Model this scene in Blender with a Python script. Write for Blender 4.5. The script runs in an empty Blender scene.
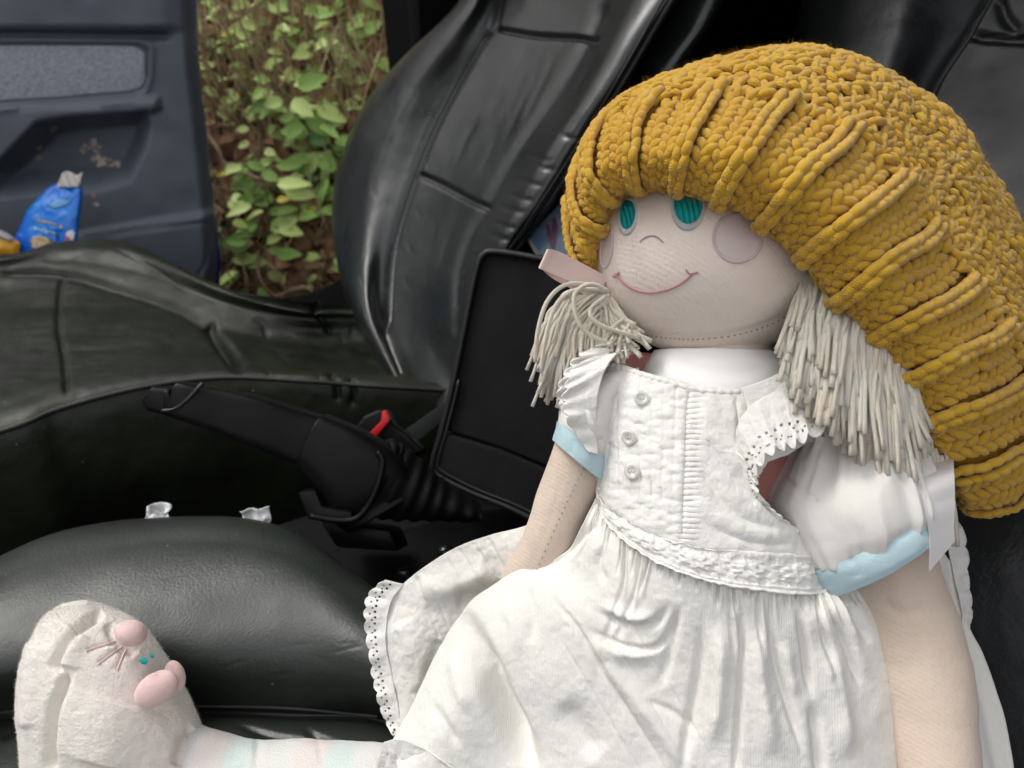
import bpy, bmesh, math, random
import numpy as np
from mathutils import Vector, Matrix, noise as mnoise
from mathutils.bvhtree import BVHTree

SC = bpy.context.scene
COL = SC.collection
rng = np.random.RandomState(7)
random.seed(7)
RAD = math.radians

# ------------------------------------------------------------------ camera
H0 = 1.2                       # camera height above the track
PITCH = RAD(28)
FOC = 740.0                    # focal length in pixels of the 1024 wide frame
YAW = RAD(30)                  # how far the car's long axis is turned from the picture plane
CAM = np.array([0, 0, H0])
RT = np.array([1.0, 0, 0])
FW = np.array([0, math.cos(PITCH), -math.sin(PITCH)])
UP = np.array([0, math.sin(PITCH), math.cos(PITCH)])
RR = np.array([math.cos(YAW), math.sin(YAW), 0])       # towards the rear of the car
AA = np.array([-math.sin(YAW), math.cos(YAW), 0])      # across the car, to the far door
ZZ = np.array([0, 0, 1.0])

cam_d = bpy.data.cameras.new('camera')
cam = bpy.data.objects.new('camera', cam_d)
COL.objects.link(cam)
cam.location = CAM
cam.rotation_euler = (math.pi / 2 - PITCH, 0, 0)
cam_d.sensor_width = 36
cam_d.lens = 36 * FOC / 1024
cam_d.clip_start = 0.01
cam_d.clip_end = 400
cam_d.dof.use_dof = True
cam_d.dof.focus_distance = 0.40
cam_d.dof.aperture_fstop = 9.5
SC.camera = cam

# ------------------------------------------------------------------ light
SUN_EL, SUN_AZ = RAD(52), RAD(-68)      # azimuth measured from +Y (away from camera) towards +X
world = bpy.data.worlds.new('World')
SC.world = world
world.use_nodes = True
nt = world.node_tree
nt.nodes.clear()
sky = nt.nodes.new('ShaderNodeTexSky')
sky.sky_type = 'NISHITA'
sky.sun_disc = False
sky.sun_elevation = SUN_EL
sky.sun_rotation = SUN_AZ
sky.air_density = 1.0
sky.dust_density = 4.0
hs = nt.nodes.new('ShaderNodeHueSaturation')
hs.inputs['Saturation'].default_value = 0.12
bg = nt.nodes.new('ShaderNodeBackground')
bg.inputs['Strength'].default_value = 0.13
wo = nt.nodes.new('ShaderNodeOutputWorld')
nt.links.new(sky.outputs[0], hs.inputs['Color'])
nt.links.new(hs.outputs[0], bg.inputs['Color'])
nt.links.new(bg.outputs[0], wo.inputs['Surface'])
sun_d = bpy.data.lights.new('sun', 'SUN')
sun_d.energy = 0.55
sun_d.angle = RAD(14)
sun_d.color = (1.0, 0.93, 0.84)
sun = bpy.data.objects.new('sun', sun_d)
COL.objects.link(sun)
sd = Vector((math.sin(SUN_AZ) * math.cos(SUN_EL), math.cos(SUN_AZ) * math.cos(SUN_EL), math.sin(SUN_EL)))
sun.rotation_euler = sd.to_track_quat('Z', 'Y').to_euler()
SC.view_settings.view_transform = 'Standard'
SC.view_settings.look = 'None'
SC.view_settings.gamma = 1
SC.view_settings.exposure = 1.46
SC.cycles.use_denoising = True

# ------------------------------------------------------------------ geometry helpers
def P(px, py, d):
    """point seen at a pixel of the photograph, d metres in front of the camera"""
    return CAM + d * (FW + RT * ((px - 512) / FOC) + UP * ((384 - py) / FOC))

def ray(px, py):
    v = FW + RT * ((px - 512) / FOC) + UP * ((384 - py) / FOC)
    return v

def PZ(px, py, z):
    """the same, where the sight line meets the level z (relative to the camera)"""
    v = ray(px, py)
    return CAM + v * (z / v[2])

def Wc(r, a, z):
    """car coordinates: r to the rear, a across, z relative to the camera"""
    return CAM + RR * r + AA * a + ZZ * z

def PL(px, py, r0, z0, lean, off=0.0):
    """where the sight line meets a leaning backrest plane"""
    n = -RR * math.cos(lean) + ZZ * math.sin(lean)
    base = Wc(r0, 0, z0) + n * off
    v = ray(px, py)
    d = np.dot(base - CAM, n) / np.dot(v, n)
    return CAM + v * d

def proj(pts):
    q = np.asarray(pts) - CAM
    d = q @ FW
    return np.stack([512 + FOC * (q @ RT) / d, 384 - FOC * (q @ UP) / d], -1)

def unit(v):
    v = np.asarray(v, float)
    return v / (np.linalg.norm(v, axis=-1, keepdims=True) + 1e-12)

def cr1(ctrl, n, closed=False):
    """Catmull-Rom through control points along axis 0"""
    c = np.asarray(ctrl, float)
    m = len(c)
    if closed:
        t = np.linspace(0, m, n, endpoint=False)
        i = np.floor(t).astype(int)
        f = t - i
        p0, p1, p2, p3 = c[(i - 1) % m], c[i % m], c[(i + 1) % m], c[(i + 2) % m]
    else:
        t = np.linspace(0, m - 1, n)
        i = np.minimum(np.floor(t).astype(int), m - 2)
        f = t - i
        ext = np.concatenate([[2 * c[0] - c[1]], c, [2 * c[-1] - c[-2]]])
        p0, p1, p2, p3 = ext[i], ext[i + 1], ext[i + 2], ext[i + 3]
    f = f.reshape((-1,) + (1,) * (c.ndim - 1))
    return 0.5 * ((2 * p1) + (-p0 + p2) * f + (2 * p0 - 5 * p1 + 4 * p2 - p3) * f ** 2 + (-p0 + 3 * p1 - 3 * p2 + p3) * f ** 3)

def surf(ctrl, nu, nv, closed=False):
    """ctrl (rows, cols, 3) -> (nu, nv, 3)"""
    a = cr1(ctrl, nu)
    return np.swapaxes(cr1(np.swapaxes(a, 0, 1), nv, closed), 0, 1)

def normals(G, closed=False):
    du = np.gradient(G, axis=0)
    if closed:
        dv = np.roll(G, -1, 1) - np.roll(G, 1, 1)
    else:
        dv = np.gradient(G, axis=1)
    return unit(np.cross(du, dv))

def towards_cam(G, N):
    s = np.sign(np.sum(N * (CAM - G), -1).mean())
    return N * (s if s != 0 else 1)

def hsh(i, j, k):
    n = np.sin(i * 127.1 + j * 311.7 + k * 74.7) * 43758.5453
    return n - np.floor(n)

def vnoise(p, s=1.0):
    """smooth value noise -1..1 at points p*s"""
    q = np.asarray(p) * s
    i = np.floor(q)
    f = q - i
    f = f * f * (3 - 2 * f)
    r = 0
    for dx in (0, 1):
        for dy in (0, 1):
            for dz in (0, 1):
                w = (f[..., 0] if dx else 1 - f[..., 0]) * (f[..., 1] if dy else 1 - f[..., 1]) * (f[..., 2] if dz else 1 - f[..., 2])
                r = r + w * hsh(i[..., 0] + dx, i[..., 1] + dy, i[..., 2] + dz)
    return r * 2 - 1

def fbm(p, s, o=3):
    r = 0
    a = 1
    for k in range(o):
        r = r + a * vnoise(p, s * 2 ** k)
        a *= .5
    return r

def segdist(px, line):
    """distance in px from points (...,2) to a polyline, and position along it 0..1"""
    line = np.asarray(line, float)
    best = np.full(px.shape[:-1], 1e9)
    for a, b in zip(line[:-1], line[1:]):
        ab = b - a
        t = np.clip(((px - a) @ ab) / (ab @ ab + 1e-9), 0, 1)
        d = np.linalg.norm(px - (a + t[..., None] * ab), axis=-1)
        best = np.minimum(best, d)
    return best

def crease(px, line, w, depth, taper=.10):
    """soft groove along a pixel line (negative depth = ridge), fading out at both ends"""
    line = cr1(np.asarray(line, float), max(8, 6 * len(line)))
    L = np.concatenate([[0], np.cumsum(np.linalg.norm(np.diff(line, axis=0), axis=1))])
    best = np.full(px.shape[:-1], 1e9)
    par = np.zeros(px.shape[:-1])
    for k, (a, b) in enumerate(zip(line[:-1], line[1:])):
        ab = b - a
        t = np.clip(((px - a) @ ab) / (ab @ ab + 1e-9), 0, 1)
        d = np.linalg.norm(px - (a + t[..., None] * ab), axis=-1)
        m = d < best
        best = np.where(m, d, best)
        par = np.where(m, (L[k] + t * (L[k + 1] - L[k])) / L[-1], par)
    f = 1.0 if taper <= 0 else sstep(np.minimum(par, 1 - par), -.02, taper)
    return -depth * np.exp(-(best / w) ** 2) * f

def inpoly(px, poly):
    x, y = px[..., 0], px[..., 1]
    ins = np.zeros(x.shape, bool)
    n = len(poly)
    for i in range(n):
        x1, y1 = poly[i]
        x2, y2 = poly[(i + 1) % n]
        c = ((y1 > y) != (y2 > y)) & (x < (x2 - x1) * (y - y1) / (y2 - y1 + 1e-9) + x1)
        ins ^= c
    return ins

def polysdf(px, poly):
    d = segdist(px, list(poly) + [poly[0]])
    return np.where(inpoly(px, poly), -d, d)

def sstep(x, a, b):
    t = np.clip((x - a) / (b - a), 0, 1)
    return t * t * (3 - 2 * t)

# ------------------------------------------------------------------ object helpers
def origin_of(parent):
    o = np.zeros(3)
    while parent is not None:
        o = o + np.array(parent.location)
        parent = parent.parent
    return o

def mk(name, V, F, mat, parent=None, smooth=True, loc=None, sharp=None, **props):
    V = np.asarray(V, float).reshape(-1, 3)
    me = bpy.data.meshes.new(name)
    o = bpy.data.objects.new(name, me)
    COL.objects.link(o)
    o.parent = parent
    base = origin_of(parent)
    if loc is not None:
        o.location = np.asarray(loc) - base
        base = np.asarray(loc, float)
    V = V - base
    if isinstance(F, np.ndarray):
        k = F.shape[1]
        me.vertices.add(len(V))
        me.vertices.foreach_set('co', V.astype(np.float32).ravel())
        me.loops.add(F.size)
        me.loops.foreach_set('vertex_index', F.astype(np.int32).ravel())
        me.polygons.add(len(F))
        me.polygons.foreach_set('loop_start', np.arange(0, F.size, k, dtype=np.int32))
        me.polygons.foreach_set('loop_total', np.full(len(F), k, dtype=np.int32))
        me.update(calc_edges=True)
        me.validate()
    else:
        me.from_pydata([tuple(v) for v in V], [], F)
        me.update()
    if smooth:
        me.polygons.foreach_set('use_smooth', [True] * len(me.polygons))
    if sharp:
        me.set_sharp_from_angle(angle=RAD(sharp))
    if mat is not None:
        me.materials.append(mat)
    for k, v in props.items():
        o[k] = v
    return o

def thing(name, label, cat, loc, group=None):
    o = bpy.data.objects.new(name, None)
    COL.objects.link(o)
    o.empty_display_size = .05
    o.location = loc
    o['label'] = label
    o['category'] = cat
    if group:
        o['group'] = group
    return o

def sub(name, parent, loc):
    """an Empty that is a part and holds its own pieces"""
    o = bpy.data.objects.new(name, None)
    COL.objects.link(o)
    o.empty_display_size = .05
    o.parent = parent
    o.location = np.asarray(loc) - origin_of(parent)
    return o

def gridF(nu, nv, closed=False, off=0):
    i = np.arange(nu - 1)[:, None]
    j = np.arange(nv if closed else nv - 1)[None, :]
    j2 = (j + 1) % nv
    a = i * nv + j
    b = i * nv + j2
    c = (i + 1) * nv + j2
    d = (i + 1) * nv + j
    return np.stack([a + 0 * b, b, c, d], -1).reshape(-1, 4) + off

def sheet(G, thick=0.0, N=None):
    """grid -> closed thin solid; thick is measured away from the camera side"""
    nu, nv = G.shape[:2]
    F = gridF(nu, nv)
    if N is None:
        N = towards_cam(G, normals(G))
    # orient the front faces along N
    a, b, c = G[0, 0], G[0, 1], G[1, 1]
    nn = normals(G)
    if (nn * N).sum() > 0:
        F = F[:, ::-1]
    if thick <= 0:
        return G.reshape(-1, 3), F
    B = G - N * thick
    V = np.concatenate([G.reshape(-1, 3), B.reshape(-1, 3)])
    n = nu * nv
    Fb = F[:, ::-1] + n
    idx = np.arange(n).reshape(nu, nv)
    ring = np.concatenate([idx[0, :], idx[1:, -1], idx[-1, -2::-1], idx[-2:0:-1, 0]])
    r2 = np.roll(ring, -1)
    side = np.stack([ring, r2, r2 + n, ring + n], -1)
    if (nn * N).sum() <= 0:
        side = side[:, ::-1]
    return V, np.concatenate([F, Fb, side])

def joinVF(parts):
    Vs, Fs, o = [], [], 0
    for V, F in parts:
        Vs.append(np.asarray(V).reshape(-1, 3))
        Fs.append(np.asarray(F) + o)
        o += len(Vs[-1])
    return np.concatenate(Vs), np.concatenate(Fs)

def frames(path, closed=False):
    path = np.asarray(path, float)
    T = unit(np.gradient(path, axis=0)) if not closed else unit(np.roll(path, -1, 0) - np.roll(path, 1, 0))
    ref = np.array([0.13, 0.27, 0.95])
    A = unit(np.cross(T, ref))
    # keep the frame from flipping
    for i in range(1, len(A)):
        a = A[i - 1] - T[i] * (A[i - 1] @ T[i])
        A[i] = a / (np.linalg.norm(a) + 1e-12)
    return T, A, np.cross(T, A)

def tube(path, r, seg=8, closed=False, flat=1.0, cap=True):
    path = np.asarray(path, float)
    n = len(path)
    r = np.broadcast_to(np.asarray(r, float), (n,))
    T, A, B = frames(path, closed)
    th = np.linspace(0, 2 * np.pi, seg, endpoint=False)
    V = path[:, None] + r[:, None, None] * (A[:, None] * np.cos(th)[None, :, None] + flat * B[:, None] * np.sin(th)[None, :, None])
    V = V.reshape(-1, 3)
    F = gridF(n, seg, True)
    if closed:
        j = np.arange(seg)
        F = np.concatenate([F, np.stack([(n - 1) * seg + j, (n - 1) * seg + (j + 1) % seg, (j + 1) % seg, j], -1)])
    elif cap:
        V = np.concatenate([V, path[:1], path[-1:]])
        j = np.arange(seg)
        a, b = len(V) - 2, len(V) - 1
        F = np.concatenate([F, np.stack([j, 0 * j + a, 0 * j + a, (j + 1) % seg], -1)[:, [0, 1, 1, 3]],
                            np.stack([(n - 1) * seg + (j + 1) % seg, 0 * j + b, 0 * j + b, (n - 1) * seg + j], -1)])
    return V, F

def fixF(F):
    """quads with a doubled corner become triangles"""
    out = []
    for f in F:
        g = []
        for v in f:
            if v not in g:
                g.append(int(v))
        out.append(g)
    return out

def mkt(name, VF, mat, parent=None, **k):
    """mesh from tube parts (may hold doubled corners)"""
    V, F = VF
    F = np.asarray(F)
    bad = (F[:, 0] == F[:, 1]) | (F[:, 1] == F[:, 2]) | (F[:, 2] == F[:, 3]) | (F[:, 0] == F[:, 3])
    if bad.any():
        # triangulate everything: cheap and exact
        g = F[~bad]
        t = np.concatenate([g[:, [0, 1, 2]], g[:, [0, 2, 3]]])
        b = F[bad]
        bt = []
        for f in b:
            u = []
            for v in f:
                if v not in u:
                    u.append(int(v))
            if len(u) == 3:
                bt.append(u)
        F = np.concatenate([t, np.array(bt, int).reshape(-1, 3)])
    return mk(name, V, F, mat, parent, **k)

def loft(rows, nu=40, nv=48, power=1.0):
    """rows of (lpx, lpy, rpx, rpy, depth, thick, dip): ellipse between two pixels, thick in metres
    along the view, dip in metres upwards at the back. Returns grid (nu, nv, 3), closed in v."""
    R = []
    for row in rows:
        lx, ly, rx, ry, d, t = row[:6]
        dip = row[6] if len(row) > 6 else 0
        L, Q = P(lx, ly, d), P(rx, ry, d)
        c = (L + Q) / 2
        a = (Q - L) / 2
        b = FW * t + UP * dip
        R.append(np.concatenate([c, a, b]))
    R = cr1(np.array(R), nu)
    th = np.linspace(0, 2 * np.pi, nv, endpoint=False)
    ct, st = np.cos(th), np.sin(th)
    if power != 1.0:
        ct = np.sign(ct) * np.abs(ct) ** power
        st = np.sign(st) * np.abs(st) ** power
    return R[:, None, 0:3] + R[:, None, 3:6] * ct[None, :, None] + R[:, None, 6:9] * st[None, :, None]

def loftVF(G, cap=True):
    nu, nv = G.shape[:2]
    V = G.reshape(-1, 3)
    F = gridF(nu, nv, True)
    if cap:
        V = np.concatenate([V, G[0].mean(0)[None], G[-1].mean(0)[None]])
        j = np.arange(nv)
        a, b = len(V) - 2, len(V) - 1
        F = np.concatenate([F, np.stack([0 * j + a, 0 * j + a, (j + 1) % nv, j], -1)[:, [0, 1, 2, 3]],
                            np.stack([(nu - 1) * nv + j, (nu - 1) * nv + (j + 1) % nv, 0 * j + b, 0 * j + b], -1)])
    return V, F

def outw(G):
    N = normals(G, True)
    c = G.mean(1, keepdims=True)
    return N * np.sign((N * (G - c)).sum())

def box(c, sx, sy, sz, X=RR, Y=AA, Z=ZZ):
    V = []
    for i in (-1, 1):
        for j in (-1, 1):
            for k in (-1, 1):
                V.append(np.asarray(c) + X * i * sx / 2 + Y * j * sy / 2 + Z * k * sz / 2)
    F = np.array([[0, 1, 3, 2], [4, 6, 7, 5], [0, 4, 5, 1], [2, 3, 7, 6], [0, 2, 6, 4], [1, 5, 7, 3]])
    return np.array(V), F

def rbox(name, VF, mat, parent, r=.006, seg=2, **k):
    """mesh with bevelled edges"""
    V, F = VF
    o = mk(name, V, [list(map(int, f)) for f in F], mat, parent, smooth=False, **k)
    bm = bmesh.new()
    bm.from_mesh(o.data)
    bmesh.ops.remove_doubles(bm, verts=bm.verts, dist=1e-6)
    bmesh.ops.recalc_face_normals(bm, faces=bm.faces)
    if r > 0:
        bmesh.ops.bevel(bm, geom=list(bm.edges), offset=r, segments=seg, profile=.6, affect='EDGES', clamp_overlap=True)
    bm.to_mesh(o.data)
    bm.free()
    o.data.polygons.foreach_set('use_smooth', [True] * len(o.data.polygons))
    o.data.set_sharp_from_angle(angle=RAD(50))
    return o

def prism(poly_pts, depthvec):
    """solid from a planar outline (list of 3D points) pushed along depthvec"""
    A = np.array(poly_pts)
    n = len(A)
    V = np.concatenate([A, A + depthvec])
    F = [list(range(n)), list(range(2 * n - 1, n - 1, -1))]
    for i in range(n):
        j = (i + 1) % n
        F.append([i, i + n, j + n, j])
    return V, F

def rprism(name, pts, dv, mat, parent, r=.004, seg=2, **k):
    V, F = prism(pts, dv)
    return rbox(name, (V, F), mat, parent, r, seg, **k)

def bvh_of(VF):
    V, F = VF
    V = np.asarray(V).reshape(-1, 3)
    return BVHTree.FromPolygons([Vector(v) for v in V], fixF(np.asarray(F)))

def hit(bvh, px, py, off=0.0):
    v = unit(ray(px, py))
    loc, n, i, d = bvh.ray_cast(Vector(CAM), Vector(v))
    if loc is None:
        loc, n, i, d = bvh.find_nearest(Vector(P(px, py, .42)))
    n = np.array(n)
    if n @ v > 0:
        n = -n
    return np.array(loc) + n * off, n

# ------------------------------------------------------------------ materials
def nodes(m):
    return m.node_tree.nodes, m.node_tree.links

def mat(name, col, rough=.6, spec=.5, bump=None, dust=0, var=None, sheen=0, coat=0, subs=0, metal=0, roughvar=None, col2=None, trans=0):
    """bump: list of (kind, scale, strength, distance); var: (scale, amount); col2 mixed in by noise"""
    m = bpy.data.materials.new(name)
    m.use_nodes = True
    N, L = nodes(m)
    b = N['Principled BSDF']
    b.inputs['Base Color'].default_value = (*col, 1)
    b.inputs['Roughness'].default_value = rough
    b.inputs['Specular IOR Level'].default_value = spec
    b.inputs['Metallic'].default_value = metal
    if sheen:
        b.inputs['Sheen Weight'].default_value = sheen
        b.inputs['Sheen Roughness'].default_value = .5
    if coat:
        b.inputs['Coat Weight'].default_value = coat
        b.inputs['Coat Roughness'].default_value = .15
    if subs:
        b.inputs['Subsurface Weight'].default_value = subs
        b.inputs['Subsurface Radius'].default_value = (.006, .004, .003)
        b.inputs['Subsurface Scale'].default_value = 1
    if trans:
        b.inputs['Transmission Weight'].default_value = trans
    tc = N.new('ShaderNodeTexCoord')
    def tex(kind, scale):
        if kind == 'voro':
            t = N.new('ShaderNodeTexVoronoi')
            t.inputs['Scale'].default_value = scale
            L.new(tc.outputs['Object'], t.inputs['Vector'])
            return t.outputs['Distance']
        if kind == 'crack':
            t = N.new('ShaderNodeTexVoronoi')
            t.feature = 'DISTANCE_TO_EDGE'
            t.inputs['Scale'].default_value = scale
            nz = N.new('ShaderNodeTexNoise')
            nz.inputs['Scale'].default_value = scale * .7
            L.new(tc.outputs['Object'], nz.inputs['Vector'])
            vm = N.new('ShaderNodeMix')
            vm.data_type = 'VECTOR'
            vm.inputs['Factor'].default_value = .06
            L.new(tc.outputs['Object'], vm.inputs[4])
            L.new(nz.outputs['Color'], vm.inputs[5])
            L.new(vm.outputs[1], t.inputs['Vector'])
            mr = N.new('ShaderNodeMapRange')
            mr.inputs['From Max'].default_value = .12
            L.new(t.outputs['Distance'], mr.inputs['Value'])
            return mr.outputs[0]
        if kind == 'wave' or kind == 'wavex' or kind == 'wavey':
            t = N.new('ShaderNodeTexWave')
            t.bands_direction = {'wave': 'DIAGONAL', 'wavex': 'X', 'wavey': 'Z'}[kind]
            t.inputs['Scale'].default_value = scale
            t.inputs['Distortion'].default_value = 1.5
            t.inputs['Detail'].default_value = 1
            L.new(tc.outputs['Object'], t.inputs['Vector'])
            return t.outputs['Fac']
        t = N.new('ShaderNodeTexNoise')
        t.inputs['Scale'].default_value = scale
        t.inputs['Detail'].default_value = 4 if kind == 'noise' else 1
        L.new(tc.outputs['Object'], t.inputs['Vector'])
        return t.outputs['Fac']
    if bump:
        prev = None
        for kind, sc, st, dist in bump:
            bn = N.new('ShaderNodeBump')
            bn.inputs['Strength'].default_value = st
            bn.inputs['Distance'].default_value = dist
            L.new(tex(kind, sc), bn.inputs['Height'])
            if prev:
                L.new(prev, bn.inputs['Normal'])
            prev = bn.outputs[0]
        L.new(prev, b.inputs['Normal'])
    if var or col2:
        sc, am = var or (8, 1)
        mx = N.new('ShaderNodeMix')
        mx.data_type = 'RGBA'
        c2 = col2 or tuple(max(0, c * (1 - am)) for c in col)
        mx.inputs['A'].default_value = (*col, 1)
        mx.inputs['B'].default_value = (*c2, 1)
        mr = N.new('ShaderNodeMapRange')
        mr.inputs['From Min'].default_value = .4
        mr.inputs['From Max'].default_value = .65
        L.new(tex('noise', sc), mr.inputs['Value'])
        L.new(mr.outputs[0], mx.inputs['Factor'])
        L.new(mx.outputs['Result'], b.inputs['Base Color'])
    if dust:
        # pale specks of dust and lint, scattered
        t = N.new('ShaderNodeTexVoronoi')
        t.inputs['Scale'].default_value = 95
        L.new(tc.outputs['Object'], t.inputs['Vector'])
        mr = N.new('ShaderNodeMapRange')
        mr.inputs['From Min'].default_value = .10
        mr.inputs['From Max'].default_value = .05
        L.new(t.outputs['Distance'], mr.inputs['Value'])
        gt = N.new('ShaderNodeMath')
        gt.operation = 'GREATER_THAN'
        gt.inputs[1].default_value = 1 - dust
        sp = N.new('ShaderNodeSeparateColor')
        L.new(t.outputs['Color'], sp.inputs[0])
        L.new(sp.outputs[0], gt.inputs[0])
        mu = N.new('ShaderNodeMath')
        mu.operation = 'MULTIPLY'
        L.new(mr.outputs[0], mu.inputs[0])
        L.new(gt.outputs[0], mu.inputs[1])
        md = N.new('ShaderNodeMix')
        md.data_type = 'RGBA'
        md.inputs['B'].default_value = (.22, .21, .19, 1)
        L.new(mu.outputs[0], md.inputs['Factor'])
        src = b.inputs['Base Color']
        if src.is_linked:
            L.new(src.links[0].from_socket, md.inputs['A'])
        else:
            md.inputs['A'].default_value = (*col, 1)
        L.new(md.outputs['Result'], src)
    if roughvar:
        sc, lo, hi = roughvar
        mr = N.new('ShaderNodeMapRange')
        mr.inputs['From Min'].default_value = .35
        mr.inputs['From Max'].default_value = .65
        mr.inputs['To Min'].default_value = lo
        mr.inputs['To Max'].default_value = hi
        L.new(tex('noise', sc), mr.inputs['Value'])
        L.new(mr.outputs[0], b.inputs['Roughness'])
    return m

M = {}
M['leather'] = mat('black_leather', (.020, .025, .0205), .42, .5, [('voro', 520, .22, .0005), ('crack', 42, .06, .0006), ('noise', 60, .14, .0014)], roughvar=(14, .36, .50), var=(6, .25), dust=.05)  # faint green reflection is mixed into the base colour
M['leather_back'] = mat('black_leather_backrest', (.012, .0145, .0140), .30, .7, [('voro', 520, .18, .0005), ('crack', 34, .07, .0006), ('noise', 60, .12, .0012)], roughvar=(10, .26, .42), var=(6, .25), dust=.05)
M['leather_green_cast'] = mat('worn_black_leather', (.0105, .0150, .0060), .50, .30, [('voro', 500, .2, .0005), ('crack', 46, .12, .0010), ('noise', 45, .16, .0014)], roughvar=(9, .38, .62), col2=(.005, .0065, .0035), var=(7, 1), dust=.04)  # olive reflection of the greenery is put into the base colour
M['leather_side'] = mat('black_side_cloth', (.009, .009, .009), .75, .3, [('noise', 700, .4, .001)])
M['thread'] = mat('dark_thread', (.05, .05, .045), .7, .3)
M['plastic'] = mat('black_plastic', (.0035, .0035, .0037), .45, .18, [('noise', 900, .2, .0004)], roughvar=(30, .36, .5))
M['plastic_soft'] = mat('matt_black_plastic', (.004, .004, .0045), .6, .12, [('voro', 900, .3, .0005)])
M['carpet'] = mat('black_carpet', (.012, .012, .013), .95, .1, [('noise', 500, .8, .002)])
M['mesh_cloth'] = mat('black_mesh_cloth', (.011, .011, .012), .85, .2, [('voro', 1100, .6, .001)], var=(20, .3))
M['piping'] = mat('black_piping', (.012, .012, .012), .45, .4, [('noise', 200, .3, .001)])
M['headliner'] = mat('grey_headliner', (.10, .10, .10), .9, .1, [('noise', 300, .4, .001)])
M['door'] = mat('blue_black_door_plastic', (.115, .132, .165), .55, .4, [('voro', 650, .3, .0006)], roughvar=(6, .48, .62), col2=(.155, .172, .208), var=(5, 1))
M['door_cloth'] = mat('grey_speckled_door_cloth', (.42, .45, .51), .9, .15, [('voro', 160, .6, .002)], col2=(.30, .32, .37), var=(170, 1))
M['blue_paint'] = mat('blue_car_paint', (.025, .03, .42), .3, .5, coat=.8)
M['red'] = mat('red_button_plastic', (.62, .012, .018), .4, .5)
M['skin'] = mat('pink_beige_cotton_skin', (.67, .545, .445), .88, .12, [('wavex', 210, .10, .0006), ('wave', 190, .10, .0006), ('noise', 420, .35, .0010)], sheen=.25, var=(30, .07))
M['face'] = mat('pale_pink_cotton_face', (.83, .72, .63), .88, .12, [('wavex', 210, .12, .0006), ('wave', 190, .12, .0006), ('noise', 420, .4, .0010)], sheen=.25, var=(22, .06))
M['white'] = mat('white_cotton', (.76, .74, .70), .9, .1, [('noise', 420, .45, .0012), ('noise', 1500, .35, .0004)], sheen=.15)
M['crepe'] = mat('cream_crepe_cotton', (.755, .735, .685), .9, .1, [('wavex', 260, .2, .0005), ('noise', 260, .4, .0012), ('noise', 1500, .3, .0004)], sheen=.1)
M['under'] = mat('white_satin_undershirt', (.80, .78, .76), .6, .3, [('noise', 900, .15, .0004)])
M['sleeve'] = mat('shaded_white_cotton', (.70, .675, .635), .9, .1, [('noise', 900, .25, .0005)], sheen=.15)  # white cotton greyed: the right sleeve's shade is in the colour
M['pinkcloth'] = mat('dusty_pink_cloth', (.55, .24, .20), .9, .1, [('noise', 900, .3, .0005)])
M['cuff'] = mat('light_blue_cotton', (.46, .61, .65), .88, .12, [('wavex', 1200, .2, .0003), ('noise', 900, .35, .0006)])
M['teal'] = mat('teal_embroidery', (.02, .58, .57), .7, .2, [('wavex', 700, .9, .0006)])
M['thread_white'] = mat('white_embroidery', (.86, .84, .82), .7, .3, [('wave', 1500, .6, .0003)])
M['lilac'] = mat('pale_lilac_applique', (.66, .56, .535), .88, .12, [('noise', 420, .4, .0010)])
M['cheek_rim'] = mat('pale_pink_cheek_thread', (.80, .68, .68), .7, .3, [('wave', 1500, .6, .0003)])
M['mouth'] = mat('pink_embroidery', (.66, .33, .36), .7, .3, [('wave', 1400, .7, .0004)])
M['nose_thread'] = mat('mauve_embroidery', (.46, .36, .37), .7, .3)
M['seam'] = mat('brown_seam_thread', (.42, .32, .27), .8, .2)
M['yarn'] = mat('cream_yarn_hair', (1.0, .94, .80), .9, .15, [('wave', 1100, .8, .0005)], sheen=.4, col2=(.97, .86, .68), var=(60, 1))
M['hat'] = mat('mustard_wool', (.62, .365, .030), .95, .06, [('wave', 520, .5, .0006), ('noise', 1300, .7, .0005)], sheen=.35, col2=(.58, .32, .022), var=(45, 1))
M['hat_in'] = mat('mustard_wool_gap_shade', (.30, .15, .012), .95, .1, [('noise', 500, .6, .002)])  # darkened so the shade between stitches is in the colour
M['ribbon_pink'] = mat('pale_pink_satin_ribbon', (.72, .55, .50), .45, .4, [('wavex', 1200, .15, .0003)])
M['ribbon_white'] = mat('white_satin_ribbon', (.66, .64, .63), .5, .4, [('wavex', 1200, .15, .0003)])
M['button'] = mat('clear_pearl_button', (.80, .79, .74), .2, .6, trans=.45)
M['plush'] = mat('cream_plush', (.82, .77, .70), .95, .05, [('noise', 900, .5, .0010), ('noise', 2200, .5, .0006)], sheen=.6, col2=(.80, .70, .66), var=(14, 1))
M['plush_pink'] = mat('pink_plush', (.76, .53, .50), .9, .1, [('noise', 1300, .5, .0006)], sheen=.5)
M['tissue'] = mat('white_tissue_paper', (.78, .78, .78), .9, .1, [('noise', 200, .5, .002)])
M['wood_black'] = mat('black_sill_plastic', (.004, .004, .004), .8, .08)
M['label'] = mat('grey_white_label', (.45, .45, .45), .7, .3)
# ------------------------------------------------------------------ outside ground
def bank_pt(x, s):
    """s = 0 on the track under the door, then up the bank"""
    # profile in (y, z)
    ys = np.interp(s, [-60, -2, 0, .35, .9, 1.6, 2.6, 6, 60], [-60, -.6, 1.35, 1.72, 2.02, 2.42, 3.0, 7.5, 60])
    zs = np.interp(s, [-60, -2, 0, .35, .9, 1.6, 2.6, 6, 60], [0, 0, .06, .22, .66, 1.25, 2.2, 5.6, 16])
    return ys, zs

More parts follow.
